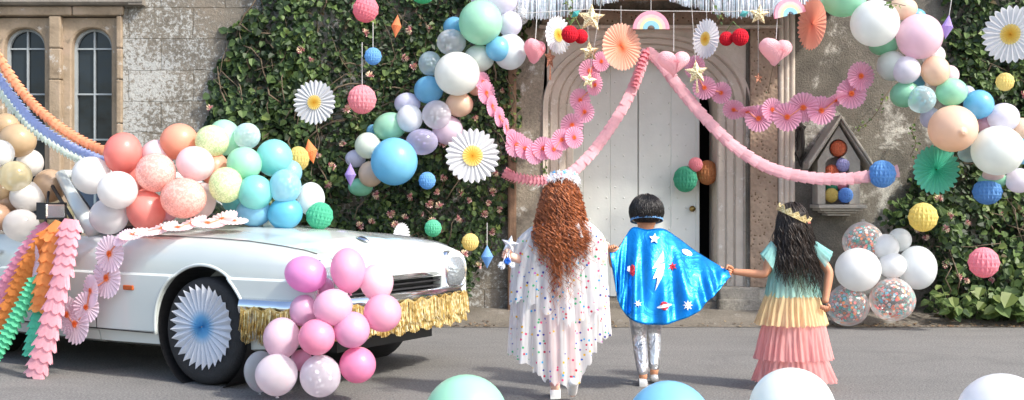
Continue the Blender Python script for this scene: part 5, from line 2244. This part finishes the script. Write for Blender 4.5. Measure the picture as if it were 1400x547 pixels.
def child(name, base, h, mat, lh, rh, feet, label, pole=((-.6, -.3, -1), (.6, -.3, -1)), lean=(0, 0), head_yaw=0, hcurl=.9):
    """feet: two (x, y, heel lift); hands in world space; the child faces away from the camera (+Y)"""
    o = empty(name, base)
    tag(o, label, 'person', 'children walking hand in hand to the door')
    V = Vector
    lx, ly = lean
    N = {'pelvis': (V((0, 0, .50 * h)), .072 * h), 'waist': (V((lx * .3, ly * .3, .585 * h)), .066 * h), 'chest': (V((lx * .7, ly * .7, .70 * h)), .078 * h), 'neckbase': (V((lx, ly, .785 * h)), .046 * h),
         'neck': (V((lx, ly + .004, .828 * h)), .036 * h), 'jaw': (V((lx, ly + .012, .872 * h)), .055 * h), 'head': (V((lx, ly + .004, .918 * h)), .074 * h), 'crown': (V((lx, ly, .968 * h)), .048 * h)}
    E = [('pelvis', 'waist'), ('waist', 'chest'), ('chest', 'neckbase'), ('neckbase', 'neck'), ('neck', 'jaw'), ('jaw', 'head'), ('head', 'crown')]
    f = V((math.sin(head_yaw), math.cos(head_yaw), 0))
    r_ = V((f.y, -f.x, 0))
    N['nose'] = (N['head'][0] + f * .078 * h + V((0, 0, -.018 * h)), .011 * h)
    E.append(('head', 'nose'))
    for s, k in ((-1, 'l'), (1, 'r')):
        N['ear' + k] = (N['head'][0] + r_ * s * .073 * h + V((0, 0, -.012 * h)) - f * .006, .014 * h)
        E.append(('head', 'ear' + k))
    ex = MB()
    for s, k, tgt, pl in ((-1, 'l', lh, pole[0]), (1, 'r', rh, pole[1])):
        sh = V((s * .098 * h + lx, ly, .772 * h))
        t = V(tgt) - base
        el = ik(sh, t, .165 * h, .15 * h, V(pl))
        N['sh' + k] = (sh, .041 * h)
        N['el' + k] = (el, .026 * h)
        N['fa' + k] = (el.lerp(t, .4), .025 * h)
        N['wr' + k] = (t, .0185 * h)
        dv = (t - el).normalized()
        pm = t + dv * .030 * h
        N['pm' + k] = (pm, .0205 * h)
        E += [('chest', 'sh' + k), ('sh' + k, 'el' + k), ('el' + k, 'fa' + k), ('fa' + k, 'wr' + k), ('wr' + k, 'pm' + k)]
        sd = dv.cross(V((0, -1, 0)))
        if sd.length < .2:
            sd = V((1, 0, 0))
        hand(ex, pm, dv, sd * s, h, hcurl)
    for s, k, ft in ((-1, 'l', feet[0]), (1, 'r', feet[1])):
        fx, fy, lift = ft
        hip = V((s * .052 * h, 0, .475 * h))
        an = V((fx, fy - lift * .3, .045 * h + lift))
        kn = ik(hip, an, .225 * h, .225 * h, V((0, 1, .1)))
        N['hip' + k] = (hip, .058 * h)
        N['kn' + k] = (kn, .037 * h)
        N['cf' + k] = (kn.lerp(an, .35) + V((0, -.008, 0)), .036 * h)
        N['an' + k] = (an, .0235 * h)
        toe = V((fx, fy + .085 * h, .020 * h))
        N['toe' + k] = (toe, .020 * h)
        E += [('pelvis', 'hip' + k), ('hip' + k, 'kn' + k), ('kn' + k, 'cf' + k), ('cf' + k, 'an' + k), ('an' + k, 'toe' + k)]
    skin('body', N, E, mat, o, 'pelvis', 2, [ex])
    return o, N, E


def wear(name, N, keys, grow, mat, parent, root, E, lv=2):
    ks = set(keys)
    return skin(name, {k: (N[k][0], N[k][1] + grow) for k in N if k in ks}, [e for e in E if e[0] in ks and e[1] in ks], mat, parent, root, lv)


def hair(parent, name, hc, rad, n_, length, mat, seed, curl=(.012, .05), width=.006, back=.0, fall=1.0, spread=.02, body=None, bias=(0, 0), zlo=-.45, flat=.55, front=.35, segs=18, hug=0, cling=0, ragged=.82):
    rs = random.Random(seed)
    mb = MB()
    hc = Vector(hc)
    k = 0
    while k < n_:
        d = Vector((rs.gauss(0, 1), rs.gauss(0, 1), rs.gauss(0, 1))).normalized()
        if d.z < zlo or d.y > front + .4 * d.z:
            continue
        k += 1
        p = hc + Vector((d.x * rad[0], d.y * rad[1], d.z * rad[2])) * .97
        L_ = length(d) * rs.uniform(ragged, 1.08)
        st = L_ / segs
        v = Vector((d.x * .9, d.y * .9 - .1, d.z * .35 + .05)).normalized()
        if hug:
            dw = Vector((d.x * .4, -.25, -1))
            v = ((dw - d * dw.dot(d)).normalized() + d * (.30 * (1 - hug))).normalized()
        ph, fq, am = rs.uniform(0, 6.28), 2 * PI / (curl[1] * rs.uniform(.75, 1.3)), curl[0] * rs.uniform(.4, 1.35)
        drift = Vector((rs.gauss(bias[0], spread) + d.x * spread * 2, rs.gauss(-.01, spread) + bias[1], 0))
        pts, rr = [], []
        s = 0
        lay_ = rs.uniform(.003, .035)
        lim_ = 1.03 + .10 * rs.random()
        w = width * rs.uniform(.6, 1.3)
        for i in range(segs + 1):
            e = min(1, s / .10)
            off = Vector((math.cos(ph + fq * s), math.sin(ph + fq * s), .0)) * am * e
            pts.append(p + off)
            t = i / segs
            rr.append(w * (1 - .75 * t ** 2.2))
            v = (v + (Vector((0, 0, -1)) * .42 * fall + drift)).normalized()
            p = p + v * st
            s += st
            q = p - hc
            qn = math.sqrt((q.x / rad[0]) ** 2 + (q.y / rad[1]) ** 2 + (q.z / rad[2]) ** 2)
            if qn < lim_:
                q = q * (lim_ / qn)
                p = hc + q
            elif cling:
                q = q * lerp(1, lim_ / qn, cling)
                p = hc + q
            if body:
                bx, by, rx, ry, zt = body
                if p.z < zt:
                    e2 = ((p.x - bx) / rx) ** 2 + ((p.y - by) / ry) ** 2
                    if e2 < 1:
                        yt = by - ry * math.sqrt(max(0, 1 - ((p.x - bx) / rx) ** 2)) - lay_
                        p.y = lerp(p.y, min(p.y, yt), min(1, (zt - p.z) / .10) * .5)
        mb.tube(pts, rr, 5, 0, True, flat)
    # scalp cap under the strands
    cap = MB()
    vs, fs = [], []
    for j in range(9):
        for i in range(28):
            a = 2 * PI * i / 28
            el = PI / 2 - j / 8 * (PI / 2 + (.75 if math.sin(a) < .2 else .05))
            vs.append(hc + Vector((rad[0] * math.cos(el) * math.cos(a), rad[1] * math.cos(el) * math.sin(a), rad[2] * math.sin(el))) * 1.0)
    for j in range(8):
        for i in range(28):
            fs.append((j * 28 + i, j * 28 + (i + 1) % 28, (j + 1) * 28 + (i + 1) % 28, (j + 1) * 28 + i))
    mb.add(vs, fs)
    return mb.build(name, mat, parent, True)


def hairmat(name, c, hi):
    n = NT(name)
    vm = n.new('ShaderNodeMapping')
    vm.inputs['Scale'].default_value = (60, 60, 4)
    n.put(vm.inputs[0], n.coord())
    col = n.ramp(n.noise(1, 3, .6, vec=vm.outputs[0]), [(.3, c), (.7, hi)])
    return n.end(n.mixsh(.12, n.pbr(col, .38, 0, None, 0, .45), n.transl(hi)))


def tulle(name, c, alpha=.62, dots=False, thr=.45):
    n = NT(name)
    vm = n.new('ShaderNodeMapping')
    vm.inputs['Scale'].default_value = (45, 45, 2)
    n.put(vm.inputs[0], n.coord())
    stripe = n.noise(1, 3, .5, vec=vm.outputs[0])
    col = n.ramp(stripe, [(.3, sc_(c, .93)), (.7, sc_(c, 1.04))])
    a = n.math('MULTIPLY_ADD', stripe, .5, alpha - .25)
    if dots:
        v = n.new('ShaderNodeTexVoronoi')
        v.inputs['Scale'].default_value = 34
        v.inputs['Randomness'].default_value = .85
        n.put(v.inputs['Vector'], n.coord())
        m = n.math('LESS_THAN', v.outputs['Distance'], .235)
        s = n.new('ShaderNodeSeparateColor')
        n.put(s.inputs[0], v.outputs['Color'])
        pc = n.ramp(s.outputs[0], [(0, hx('e0507e')), (.14, hx('3aa6dc')), (.28, hx('e8b93a')), (.42, hx('4a4a9c')), (.56, hx('49b07a')), (.70, hx('c73b52')), (.84, hx('2d5fb4')), (.93, hx('c86ab8'))], 'CONSTANT')
        col = n.mix(m, col, pc)
        a = n.math('MAXIMUM', a, m)
    sh = n.mixsh(thr, n.pbr(col, .8, 0, None, 0, .1), n.transl(col))
    return n.end(n.mixsh(a, n.transp(), sh))


def drape(name, parent, rows, npl, amp, mat, hem=None, seed=0, nv=14, closed=True, a0=0, a1=2 * PI, amp0=.3, jag=0):
    """gathered cloth: rows are (z, cx, cy, rx, ry); pleats deepen towards the hem"""
    rs = random.Random(seed)
    nu = npl * 8
    ph = [rs.uniform(-1.5, 1.5) for _ in range(npl + 1)]
    am = [rs.uniform(.15, 1.7) for _ in range(npl + 1)]
    zs = [(1 - (r[0] - rows[-1][0]) / (rows[0][0] - rows[-1][0])) for r in rows]
    mb = MB()

    def P(i, j):
        t = j / nv
        u = i / nu
        a = a0 + (a1 - a0) * u
        z, cx, cy, rx, ry = [curve([(q, r[k]) for q, r in zip(zs, rows)], t) for k in range(5)]
        if hem:
            zh = hem(math.cos(a), math.sin(a))
            z = lerp(rows[0][0], zh, t)
        w = u * npl
        i0 = int(w) % npl
        fr = w - int(w)
        loc = lerp(am[i0], am[(i0 + 1) % npl], fr)
        wave = math.sin(2 * PI * (w + .25 * math.sin(3 * t + ph[i0]))) * loc + .45 * math.sin(2 * PI * w * .37 + 2.2 * t + ph[0] * 5)
        g = 1 + (amp0 + (1 - amp0) * t) * amp * wave / max(.05, rx)
        if j == nv:
            z += jag * (.6 * math.sin(2 * PI * w * 1.0 + ph[i0]) + rs.uniform(-1, 1))
        return (cx + rx * g * math.cos(a), cy + ry * g * math.sin(a), z)
    mb.grid(P, nu, nv, closed and abs(a1 - a0 - 2 * PI) < 1e-6)
    return mb.build(name, mat, parent, True)


# ---------- girl in the dotted cape
SK1 = skinmat('fair_skin', hx('eebfa8'))
SK2 = skinmat('tan_skin', hx('c98f6c'))
SK3 = skinmat('warm_skin', hx('bb8262'))
d1 = 6.6
b1 = at(767, 0, d1)
b1.z = 0
girl, N1, E1 = child('person', b1, 1.25, SK1, at(703, 352, 6.53), at(826, 338, 6.72), ((-.03, .06, 0), (.065, -.10, .105)),
                     'child with long curly red hair and white dotted tulle cape holding a star wand', lean=(.0, .0))
z1 = lambda py, d=d1: EYE - (py - HY) * d / F
X1 = lambda px, d=d1: (px - CX) * d / F - b1.x
TUL = tulle('dotted_tulle', (.82, .83, .84), .64, True)
wear('slip_dress', N1, ('pelvis', 'waist', 'chest', 'hipl', 'hipr', 'shl', 'shr'), .012, plain('slip_cloth', (.80, .80, .81), .8), girl, 'pelvis', E1)
wear('tights', N1, ('pelvis', 'hipl', 'hipr', 'knl', 'knr', 'cfl', 'cfr', 'anl', 'anr'), .003, plain('pink_tights', hx('eeb0aa'), .8), girl, 'pelvis', E1)
hem_px = [(690, 484), (697, 487), (720, 500), (745, 521), (775, 527), (792, 524), (800, 502), (820, 470), (832, 462), (840, 460)]


def hemA(ca, sa):
    px = 764 + 68 * ca
    back = curve(hem_px, px)
    back -= 5
    return z1(back if sa < 0 else back - 34 * sa - 4)


mm = 1.0 / F * d1
rowsA = [(z1(py), X1(c), .0, hw * mm * .955, max(.075, hw * mm * .56)) for py, c, hw in ((304, 770, 30), (314, 770, 45), (328, 768, 57), (350, 765, 62), (385, 764, 65), (430, 764, 66), (470, 764, 68), (520, 764, 70))]
drape('cape', girl, rowsA, 24, .022, TUL, hemA, 3, 20, jag=.012)
rowsB = [(z1(py), X1(c), .0, hw * mm * .965, max(.085, hw * mm * .59)) for py, c, hw in ((303, 770, 31), (313, 770, 47), (328, 768, 60), (350, 765, 65), (390, 764, 66), (432, 764, 68))]
drape('cape_overlay', girl, rowsB, 20, .020, TUL, lambda ca, sa: z1(425 + 14 * math.sin(ca * 3.1 + 1)), 4, 14, jag=.018)
rowsC = [(z1(py), X1(c), -.0, hw * mm, hw * mm * .75) for py, c, hw in ((297, 770, 24), (303, 770, 33), (312, 771, 43), (322, 771, 49))]
drape('ruffled_collar', girl, rowsC, 16, .022, TUL, None, 5, 6, amp0=.5, jag=.012)
RED = hairmat('red_hair', hx('6c351e'), hx('b96c3d'))
hc1 = N1['head'][0] + Vector((0, -.002, .012))
hair(girl, 'hair', hc1, (.094, .102, .108), 1050, lambda d: .32 + .27 * max(0, -d.y) * max(0, 1 - 1.5 * abs(d.x)) + .05 * (1 - abs(d.x)) - .03 * d.z, RED, 5, (.017, .058), .0036, ragged=.7, fall=1.0, spread=.028, body=(0, -.0, .20, .160, z1(300)), zlo=-.30, segs=24, hug=.5)
# tinsel tiara
cr = empty('tinsel_crown', hc1 + Vector((.015, .0, .100)), (R(-14), R(3), 0), girl)
mb = MB()
rs = random.Random(9)
for q in range(420):
    a = rs.uniform(0, 2 * PI)
    p = Vector((.078 * math.cos(a), .078 * math.sin(a), rs.uniform(-.012, .016)))
    v = Vector((math.cos(a) * rs.uniform(-.2, 1), math.sin(a) * rs.uniform(-.2, 1), rs.gauss(.5, .7))).normalized()
    mb.tube([p, p + v * .012, p + v * .026 + Vector((0, 0, -.002))], [.0018, .0016, .0006], 3)
mb.build('tinsel_band', plain('white_tinsel', (.85, .87, .90), .35), cr)
for q in range(7):
    a = -PI / 2 + (q - 3) * .42
    mb = MB()
    mb.star(5, .020, .009, .004)
    mb.build('star', plain('blue_felt', hx('6fb3e6'), .7) if q % 2 else plain('white_glitter', (.85, .86, .9), .4), cr, False, (.080 * math.cos(a), .080 * math.sin(a), .032), (0, rs.uniform(-.4, .4), a + PI / 2))
SHOE = plain('white_shoe', (.78, .76, .74), .5)
for s, k in ((-1, 'l'), (1, 'r')):
    an, toe = N1['an' + k][0], N1['toe' + k][0]
    heel = an + (Vector((0, -.028, -.036)) if k == 'l' else Vector((0, -.040, -.020)))
    skin('shoe', {'heel': (heel, .030), 'mid': (heel.lerp(toe, .5) + Vector((0, 0, .004)), .033), 'toe': (toe + Vector((0, .012, .006)), .027), 'ankle': (an + Vector((0, 0, .0)), .035)}, [('heel', 'mid'), ('mid', 'toe'), ('mid', 'ankle')], SHOE, girl, 'mid')

# wand in her left hand
wp = N1['pml'][0] + b1
wand = empty('star_wand', wp)
tag(wand, 'silver star wand with blue and white pompoms held by the red haired child', 'wand')
st = at(697, 334, 6.46) - wp
mb = MB()
mb.tube([(st - Vector((0, 0, .02))) * -.5, Vector((0, 0, 0)), st], .005, 6)
mb.build('stick', plain('white_stick', (.8, .8, .8), .5), wand)
mb = MB()
mb.star(5, .052, .024, .012)
mb.build('star', glitter('silver_glitter', hx('b9bfc8'), hx('f2f4f8')), wand, False, st, (0, R(12), R(-10)))
for px, py, c_, r in ((694, 357, hx('2f78d8'), .020), (686, 363, (.82, .84, .88), .022), (700, 362, (.82, .84, .88), .018)):
    q = at(px, py, 6.45) - wp
    mb = MB()
    for t in range(130):
        v = Vector((rs.gauss(0, 1), rs.gauss(0, 1), rs.gauss(0, 1))).normalized() * r * rs.uniform(.85, 1.15)
        mb.tube([q, q + v * .6, q + v], [.003, .0028, .001], 3)
    mb.build('pompom', plain('pompom_%s' % px, c_, .9), wand)
    mb = MB()
    mb.tube([st * .75, st * .5 + Vector((-.01, -.01, 0)), q], .002, 4)
    mb.build('ribbon', plain('white_ribbon', (.8, .8, .82), .6), wand)

# ---------- boy in the blue cape
d2 = 7.11
b2 = at(884, 0, d2)
b2.z = 0
boy, N2, E2 = child('person', b2, 1.16, SK2, at(836, 344, 6.90), at(984, 368, 6.99), ((-.022, -.02, .0), (.055, .06, .02)),
                    'child with short black hair, shiny blue superhero cape and silver leggings', ((-.5, -.2, -1), (0, -.2, -1)))
n = NT('silver_lame')
vm = n.new('ShaderNodeMapping')
vm.inputs['Scale'].default_value = (1, 1, .55)
n.put(vm.inputs[0], n.coord())
wr = n.noise(16, 4, .55, vec=vm.outputs[0], dist=1.0)
SILV = n.end(n.pbr((.66, .67, .70), .3, .9, n.bump(wr, .8, .03)))
wear('leggings', N2, ('pelvis', 'hipl', 'hipr', 'knl', 'knr', 'cfl', 'cfr', 'anl', 'anr'), .008, SILV, boy, 'pelvis', E2, 3)
wear('top', N2, ('waist', 'chest', 'shl', 'shr', 'pelvis', 'neckbase'), .006, plain('red_cotton', hx('d8402f'), .8), boy, 'chest', E2)
for s, k in ((-1, 'l'), (1, 'r')):
    an, toe = N2['an' + k][0], N2['toe' + k][0]
    heel = an + Vector((0, -.026, -.030))
    skin('shoe', {'heel': (heel, .027), 'mid': (heel.lerp(toe, .5), .030), 'toe': (toe + Vector((0, .01, .006)), .025), 'ankle': (an, .030)}, [('heel', 'mid'), ('mid', 'toe'), ('mid', 'ankle')], plain('silver_shoe', (.5, .5, .5), .4, .5), boy, 'mid')
hc2 = N2['head'][0] + Vector((0, -.002, .014))
BLK = hairmat('black_hair', (.006, .005, .005), (.022, .018, .016))
hair(boy, 'hair', hc2, (.095, .102, .100), 2400, lambda d: .035 + .055 * max(0, d.z + .1), BLK, 8, (.003, .09), .0026, fall=.5, spread=.05, zlo=-.36, front=.40, segs=7, hug=.85, cling=.55)


def band(name, parent, c, rx, ry, h_, tilt, mat, zig=None, n_=64, a0=0, a1=2 * PI, th=.0035):
    """strip round a head; zig(u) adds to the upper edge"""
    mb = MB()
    rot = Matrix.Rotation(tilt[0], 3, 'X') @ Matrix.Rotation(tilt[1], 3, 'Y')
    vs, fs = [], []
    for i in range(n_ + 1):
        u = i / n_
        a = a0 + (a1 - a0) * u
        zt_ = h_ + (zig(u) if zig else 0)
        for (o_, z) in ((0, 0), (th, 0), (th, zt_), (0, zt_)):
            vs.append(Vector(c) + rot @ Vector(((rx + o_) * math.cos(a), (ry + o_) * math.sin(a), z)))
    for i in range(n_):
        for q in range(4):
            fs.append((4 * i + q, 4 * i + (q + 1) % 4, 4 * i + 4 + (q + 1) % 4, 4 * i + 4 + q))
    mb.add(vs, fs)
    return mb.build(name, mat, parent)


band('mask_strap', boy, hc2 + Vector((0, -.006, -.060)), .098, .104, .013, (R(-14), 0), plain('blue_elastic', hx('5d8dbe'), .7), None, 48)
band('mask', boy, hc2 + Vector((0, .006, -.045)), .086, .100, .05, (0, 0), plain('blue_felt_mask', hx('4a8ed0'), .7), None, 24, R(30), R(150))

CT = [(833, 345, 6.87), (843, 343, 6.90), (856, 322, 6.98), (866, 311, 7.0), (884, 314, 6.985), (906, 313, 7.0), (926, 325, 7.03), (950, 343, 7.02), (974, 358, 7.0), (996, 371, 6.965)]
CB = [(842, 392, 6.84), (843, 404, 6.82), (849, 421, 6.80), (862, 436, 6.78), (886, 444, 6.77), (916, 442, 6.77), (946, 430, 6.79), (967, 413, 6.83), (984, 395, 6.89), (998, 378, 6.95)]
NS, NTT = 120, 36
ct, cb = spline([at(*p) for p in CT], NS), spline([at(*p) for p in CB], NS)


def capeP(i, j):
    s, t = i / NS, j / NTT
    p = ct[i].lerp(cb[i], t)
    ed = min(1, s * 6, (1 - s) * 6)
    fold = math.sin(2 * PI * (s * 6.3 + .15 * math.sin(4 * t))) * .55 + math.sin(2 * PI * (s * 10.7 + .3) + 1.5 * t) * .30 + math.sin(2 * PI * s * 3.1 + 1) * .5
    p = p + Vector((0, -1, 0)) * ((.035 * math.sin(PI * min(1, t * 1.1) * .8)) * ed + .030 * fold * t ** .8 * (.35 + .65 * ed))
    # soft cowl fold below the neck
    p = p + Vector((0, -1, 0)) * .020 * math.exp(-((s - .47) / .10) ** 2) * math.sin(min(1, t * 1.6) * PI)
    return p - b2


CAPE = [[capeP(i, j) for i in range(NS + 1)] for j in range(NTT + 1)]
mb = MB()
mb.grid(lambda i, j: CAPE[j][i], NS, NTT)
n = NT('blue_satin')
SATIN = n.end(n.pbr(n.ramp(n.noise(6, 3), [(.3, (.0, .17, .52)), (.7, (.005, .24, .64))]), .27, .62, n.bump(n.noise(9, 5, .6, dist=.8), .35, .03)))
cp = mb.build('cape', SATIN, boy, True)
so_ = cp.modifiers.new('t', 'SOLIDIFY')
so_.thickness = .004
so_.offset = 1
bake(cp)
smooth(cp)
CPX = [[proj(CAPE[j][i] + b2) for i in range(NS + 1)] for j in range(NTT + 1)]


def on_cape(px, py, lift):
    best, bi, bj = 1e9, 0, 0
    for j in range(NTT + 1):
        for i in range(NS + 1):
            q = CPX[j][i]
            e = (q[0] - px) ** 2 + (q[1] - py) ** 2
            if e < best:
                best, bi, bj = e, i, j
    d = (CAPE[bj][bi] + b2).y
    return at(px, py, d) - b2 + Vector((0, -lift, 0))


def emblem(name, poly, mat, parent=None, lift=.013):
    """flat patch cut to an outline and laid on the cape"""
    mb = MB()
    cx = sum(p[0] for p in poly) / len(poly)
    cy = sum(p[1] for p in poly) / len(poly)
    n_ = len(poly)
    vs = [on_cape(*p, lift) for p in poly] + [on_cape(cx, cy, lift)] + [on_cape(lerp(cx, p[0], .5), lerp(cy, p[1], .5), lift) for p in poly]
    fs = []
    for i in range(n_):
        i2 = (i + 1) % n_
        fs += [(i, i2, n_ + 1 + i2, n_ + 1 + i), (n_ + 1 + i, n_ + 1 + i2, n_)]
    mb.add(vs, fs)
    return mb.build(name, mat, parent or cp)


SGL = glitter('silver_glitter', hx('b9bfc8'), hx('f2f4f8'))
RGL = glitter('red_glitter', hx('a01c2c'), hx('e04a50'))
starpts = lambda x, y, r, q, n_, rot=0: [(x + (r if k % 2 == 0 else r * q) * math.sin(rot + k * PI / n_), y - (r if k % 2 == 0 else r * q) * math.cos(rot + k * PI / n_)) for k in range(2 * n_)]
WHF = plain('white_felt', (.78, .79, .82), .6)
emblem('star_patch', starpts(894.5, 326, 7.5, .45, 5, .1), WHF)
bolt = [(906, 344), (890, 367), (898, 366), (892, 380), (900, 379), (893, 398), (910, 370), (902, 371), (908, 357), (901, 359)]
for k, q in enumerate(([(906, 343), (891, 367), (900, 365), (907, 357)], [(900, 363), (892, 381), (901, 379), (908, 368), (908, 360)], [(899, 378), (895, 398), (906, 376), (906, 366)])):
    emblem('lightning_patch', q, SGL, None, .015 + .001 * k)
emblem('star_patch', starpts(919, 364, 6.5, .42, 6), RGL)
emblem('star_patch', starpts(940, 417, 7.5, .5, 8), SGL)
emblem('star_patch', starpts(872, 415, 6, .4, 7, .3), SGL)
pl_ = emblem('planet_patch', [(908 + 6 * math.cos(a * PI / 8), 418 + 6 * math.sin(a * PI / 8)) for a in range(16)], RGL)
emblem('planet_ring', [(908 + 10.5 * math.cos(a * PI / 8) - 0, 418 + 2.2 * math.sin(a * PI / 8) - 2.2 * math.cos(a * PI / 8)) for a in range(16)], WHF, pl_, .018)
emblem('cloud_patch', [(939 + 7 * math.cos(a * PI / 8), 345 + 4 * math.sin(a * PI / 8) + 2.5 * math.cos(a * PI / 8)) for a in range(16)], WHF)
emblem('rocket_patch', [(864, 361), (868, 364), (868, 374), (865, 378), (861, 374), (861, 365)], RGL)
emblem('rocket_patch', [(858, 364), (861, 363), (861, 372), (857, 370)], SGL)

# ---------- girl in the tiered dress
d3 = 7.0
b3 = at(1084, 0, d3)
b3.z = 0
miss, N3, E3 = child('person', b3, 1.115, SK3, at(1008, 372, 6.98), at(1129, 408, 6.90), ((-.05, .02, 0), (.05, -.03, 0)),
                     'child with long dark hair, gold crown and tiered pastel tulle dress', ((-.05, -.35, -1), (1, -.2, .0)), head_yaw=R(-12))
z3 = lambda py: EYE - (py - HY) * d3 / F
X3 = lambda px: (px - CX) * d3 / F - b3.x
m3 = d3 / F


def tier(name, rows, npl, amp, c, seed, al=.74):
    drape(name, miss, [(z3(py), X3(cx), 0, hw * m3 * .965, max(.09, hw * m3 * .70)) for py, cx, hw in rows], npl, amp, tulle(name, c, al), None, seed, 10, jag=.006)


wear('slip_dress', N3, ('pelvis', 'waist', 'chest', 'hipl', 'hipr'), .010, plain('cream_slip', hx('f0dcae'), .8), miss, 'pelvis', E3)
tier('lower_pink_tier', ((474, 1085, 38), (490, 1085, 47), (520, 1086, 57)), 38, .013, hx('eeb0ae'), 1)
tier('upper_pink_tier', ((428, 1085, 34), (445, 1085, 43), (490, 1085, 53)), 36, .012, hx('f2b6b4'), 2)
tier('yellow_tier', ((388, 1084, 26), (405, 1083, 37), (443, 1082, 49)), 32, .012, hx('f7e2b2'), 3)
tier('teal_tier', ((340, 1083, 21), (352, 1083, 28), (380, 1084, 33), (405, 1085, 39)), 28, .010, hx('aaded9'), 4)
for s, k in ((-1, 'l'), (1, 'r')):
    sh = N3['sh' + k][0]
    el = N3['el' + k][0]
    mb = MB()
    dn = (el - sh).normalized()

    def P(i, j, sh=sh, dn=dn, s=s):
        a = PI * (i / 24) * 1.15 - .3
        t = j / 6
        r = (.046 + .035 * t) * (1 + .10 * math.sin(i * 1.9) * t)
        side = Vector((0, -1, 0))
        up = Vector((s * .55, 0, .83))
        return sh + dn * (.005 + .125 * t) + (side * math.cos(a) * .8 + up * math.sin(a)) * r + Vector((0, -.01, .006))
    mb.grid(P, 24, 6)
    mb.build('sleeve', tulle('teal_sleeve', hx('9edbd6'), .8), miss, True)
    mb = MB()
    mb.tube([sh + Vector((-s * .045, .03, .042)), sh + Vector((-s * .042, -.035, .040)), Vector((sh.x - s * .040, -.088, .70 * 1.115)), Vector((sh.x - s * .045, -.098, .64 * 1.115))], .006, 6, 0, True, .5)
    mb.build('strap', plain('yellow_ribbon', hx('f0d794'), .6), miss, True)
for s, k in ((-1, 'l'), (1, 'r')):
    an, toe = N3['an' + k][0], N3['toe' + k][0]
    heel = an + Vector((0, -.026, -.030))
    skin('shoe', {'heel': (heel, .026), 'mid': (heel.lerp(toe, .5), .029), 'toe': (toe + Vector((0, .01, .006)), .024), 'ankle': (an, .028)}, [('heel', 'mid'), ('mid', 'toe'), ('mid', 'ankle')], plain('pink_shoe', hx('d89a98'), .5), miss, 'mid')
hc3 = N3['head'][0] + Vector((0, -.002, .010))
DRK = hairmat('dark_brown_hair', (.012, .008, .006), (.045, .028, .020))
hair(miss, 'hair', hc3, (.080, .090, .096), 900, lambda d: .37 + .06 * max(0, -d.y) - .02 * d.z + .04 * d.x, DRK, 12, (.009, .11), .0034, ragged=.62, fall=1.2, spread=.028, body=(0, 0, .15, .115, z3(335)), bias=(.020, 0), zlo=-.30, segs=22, hug=.7)
gc = band('crown', miss, hc3 + Vector((-.004, -.004, .014)), .104, .116, .020, (R(6), R(25)), glitter('crown_gold', hx('b59a5a'), hx('f2dfae'), 220), lambda u: .026 * (1 - abs(((u * 13) % 1) * 2 - 1)), 104)
band('ribbon', gc, hc3 + Vector((-.004, -.004, .013)), .1085, .1205, .018, (R(6), R(25)), plain('coral_ribbon', hx('ee8f86'), .6), None, 12, R(-42), R(-5))
# ------------------------------------------------------------------ light, camera
cam = bpy.data.cameras.new('camera')
cam.sensor_width = 36
cam.lens = 36 * F / 1400
cam.shift_y = -4.5 / 1400
cam.clip_end = 2000
co_ = bpy.data.objects.new('camera', cam)
co_.location = (0, 0, EYE)
co_.rotation_euler = (PI / 2, 0, 0)
COL.objects.link(co_)
SC.camera = co_
SUN_EL, SUN_AZ = 43, 56                   # degrees; azimuth from straight behind the camera towards the right
dirs = Vector((math.sin(R(SUN_AZ)) * math.cos(R(SUN_EL)), -math.cos(R(SUN_AZ)) * math.cos(R(SUN_EL)), math.sin(R(SUN_EL))))
sl = bpy.data.lights.new('sun', 'SUN')
sl.energy = 2.0
sl.angle = R(3.5)
sl.color = (1, .95, .87)
so = bpy.data.objects.new('sun', sl)
so.rotation_euler = dirs.to_track_quat('Z', 'Y').to_euler()
COL.objects.link(so)
wd = bpy.data.worlds.new('World')
SC.world = wd
wd.use_nodes = True
wt = wd.node_tree
bg = wt.nodes['Background']
sky = wt.nodes.new('ShaderNodeTexSky')
sky.sky_type = 'NISHITA'
sky.sun_disc = False
sky.sun_elevation = R(SUN_EL)
sky.sun_rotation = math.atan2(dirs.x, dirs.y)
sky.air_density = 1.0
sky.dust_density = 2.5
sky.ozone_density = .6
wt.links.new(sky.outputs[0], bg.inputs[0])
bg.inputs[1].default_value = .15
SC.view_settings.view_transform = 'Standard'
SC.view_settings.look = 'None'
SC.view_settings.exposure = 1.27
SC.view_settings.gamma = 1
SC.cycles.max_bounces = 8
SC.cycles.transparent_max_bounces = 24
SC.cycles.use_denoising = True
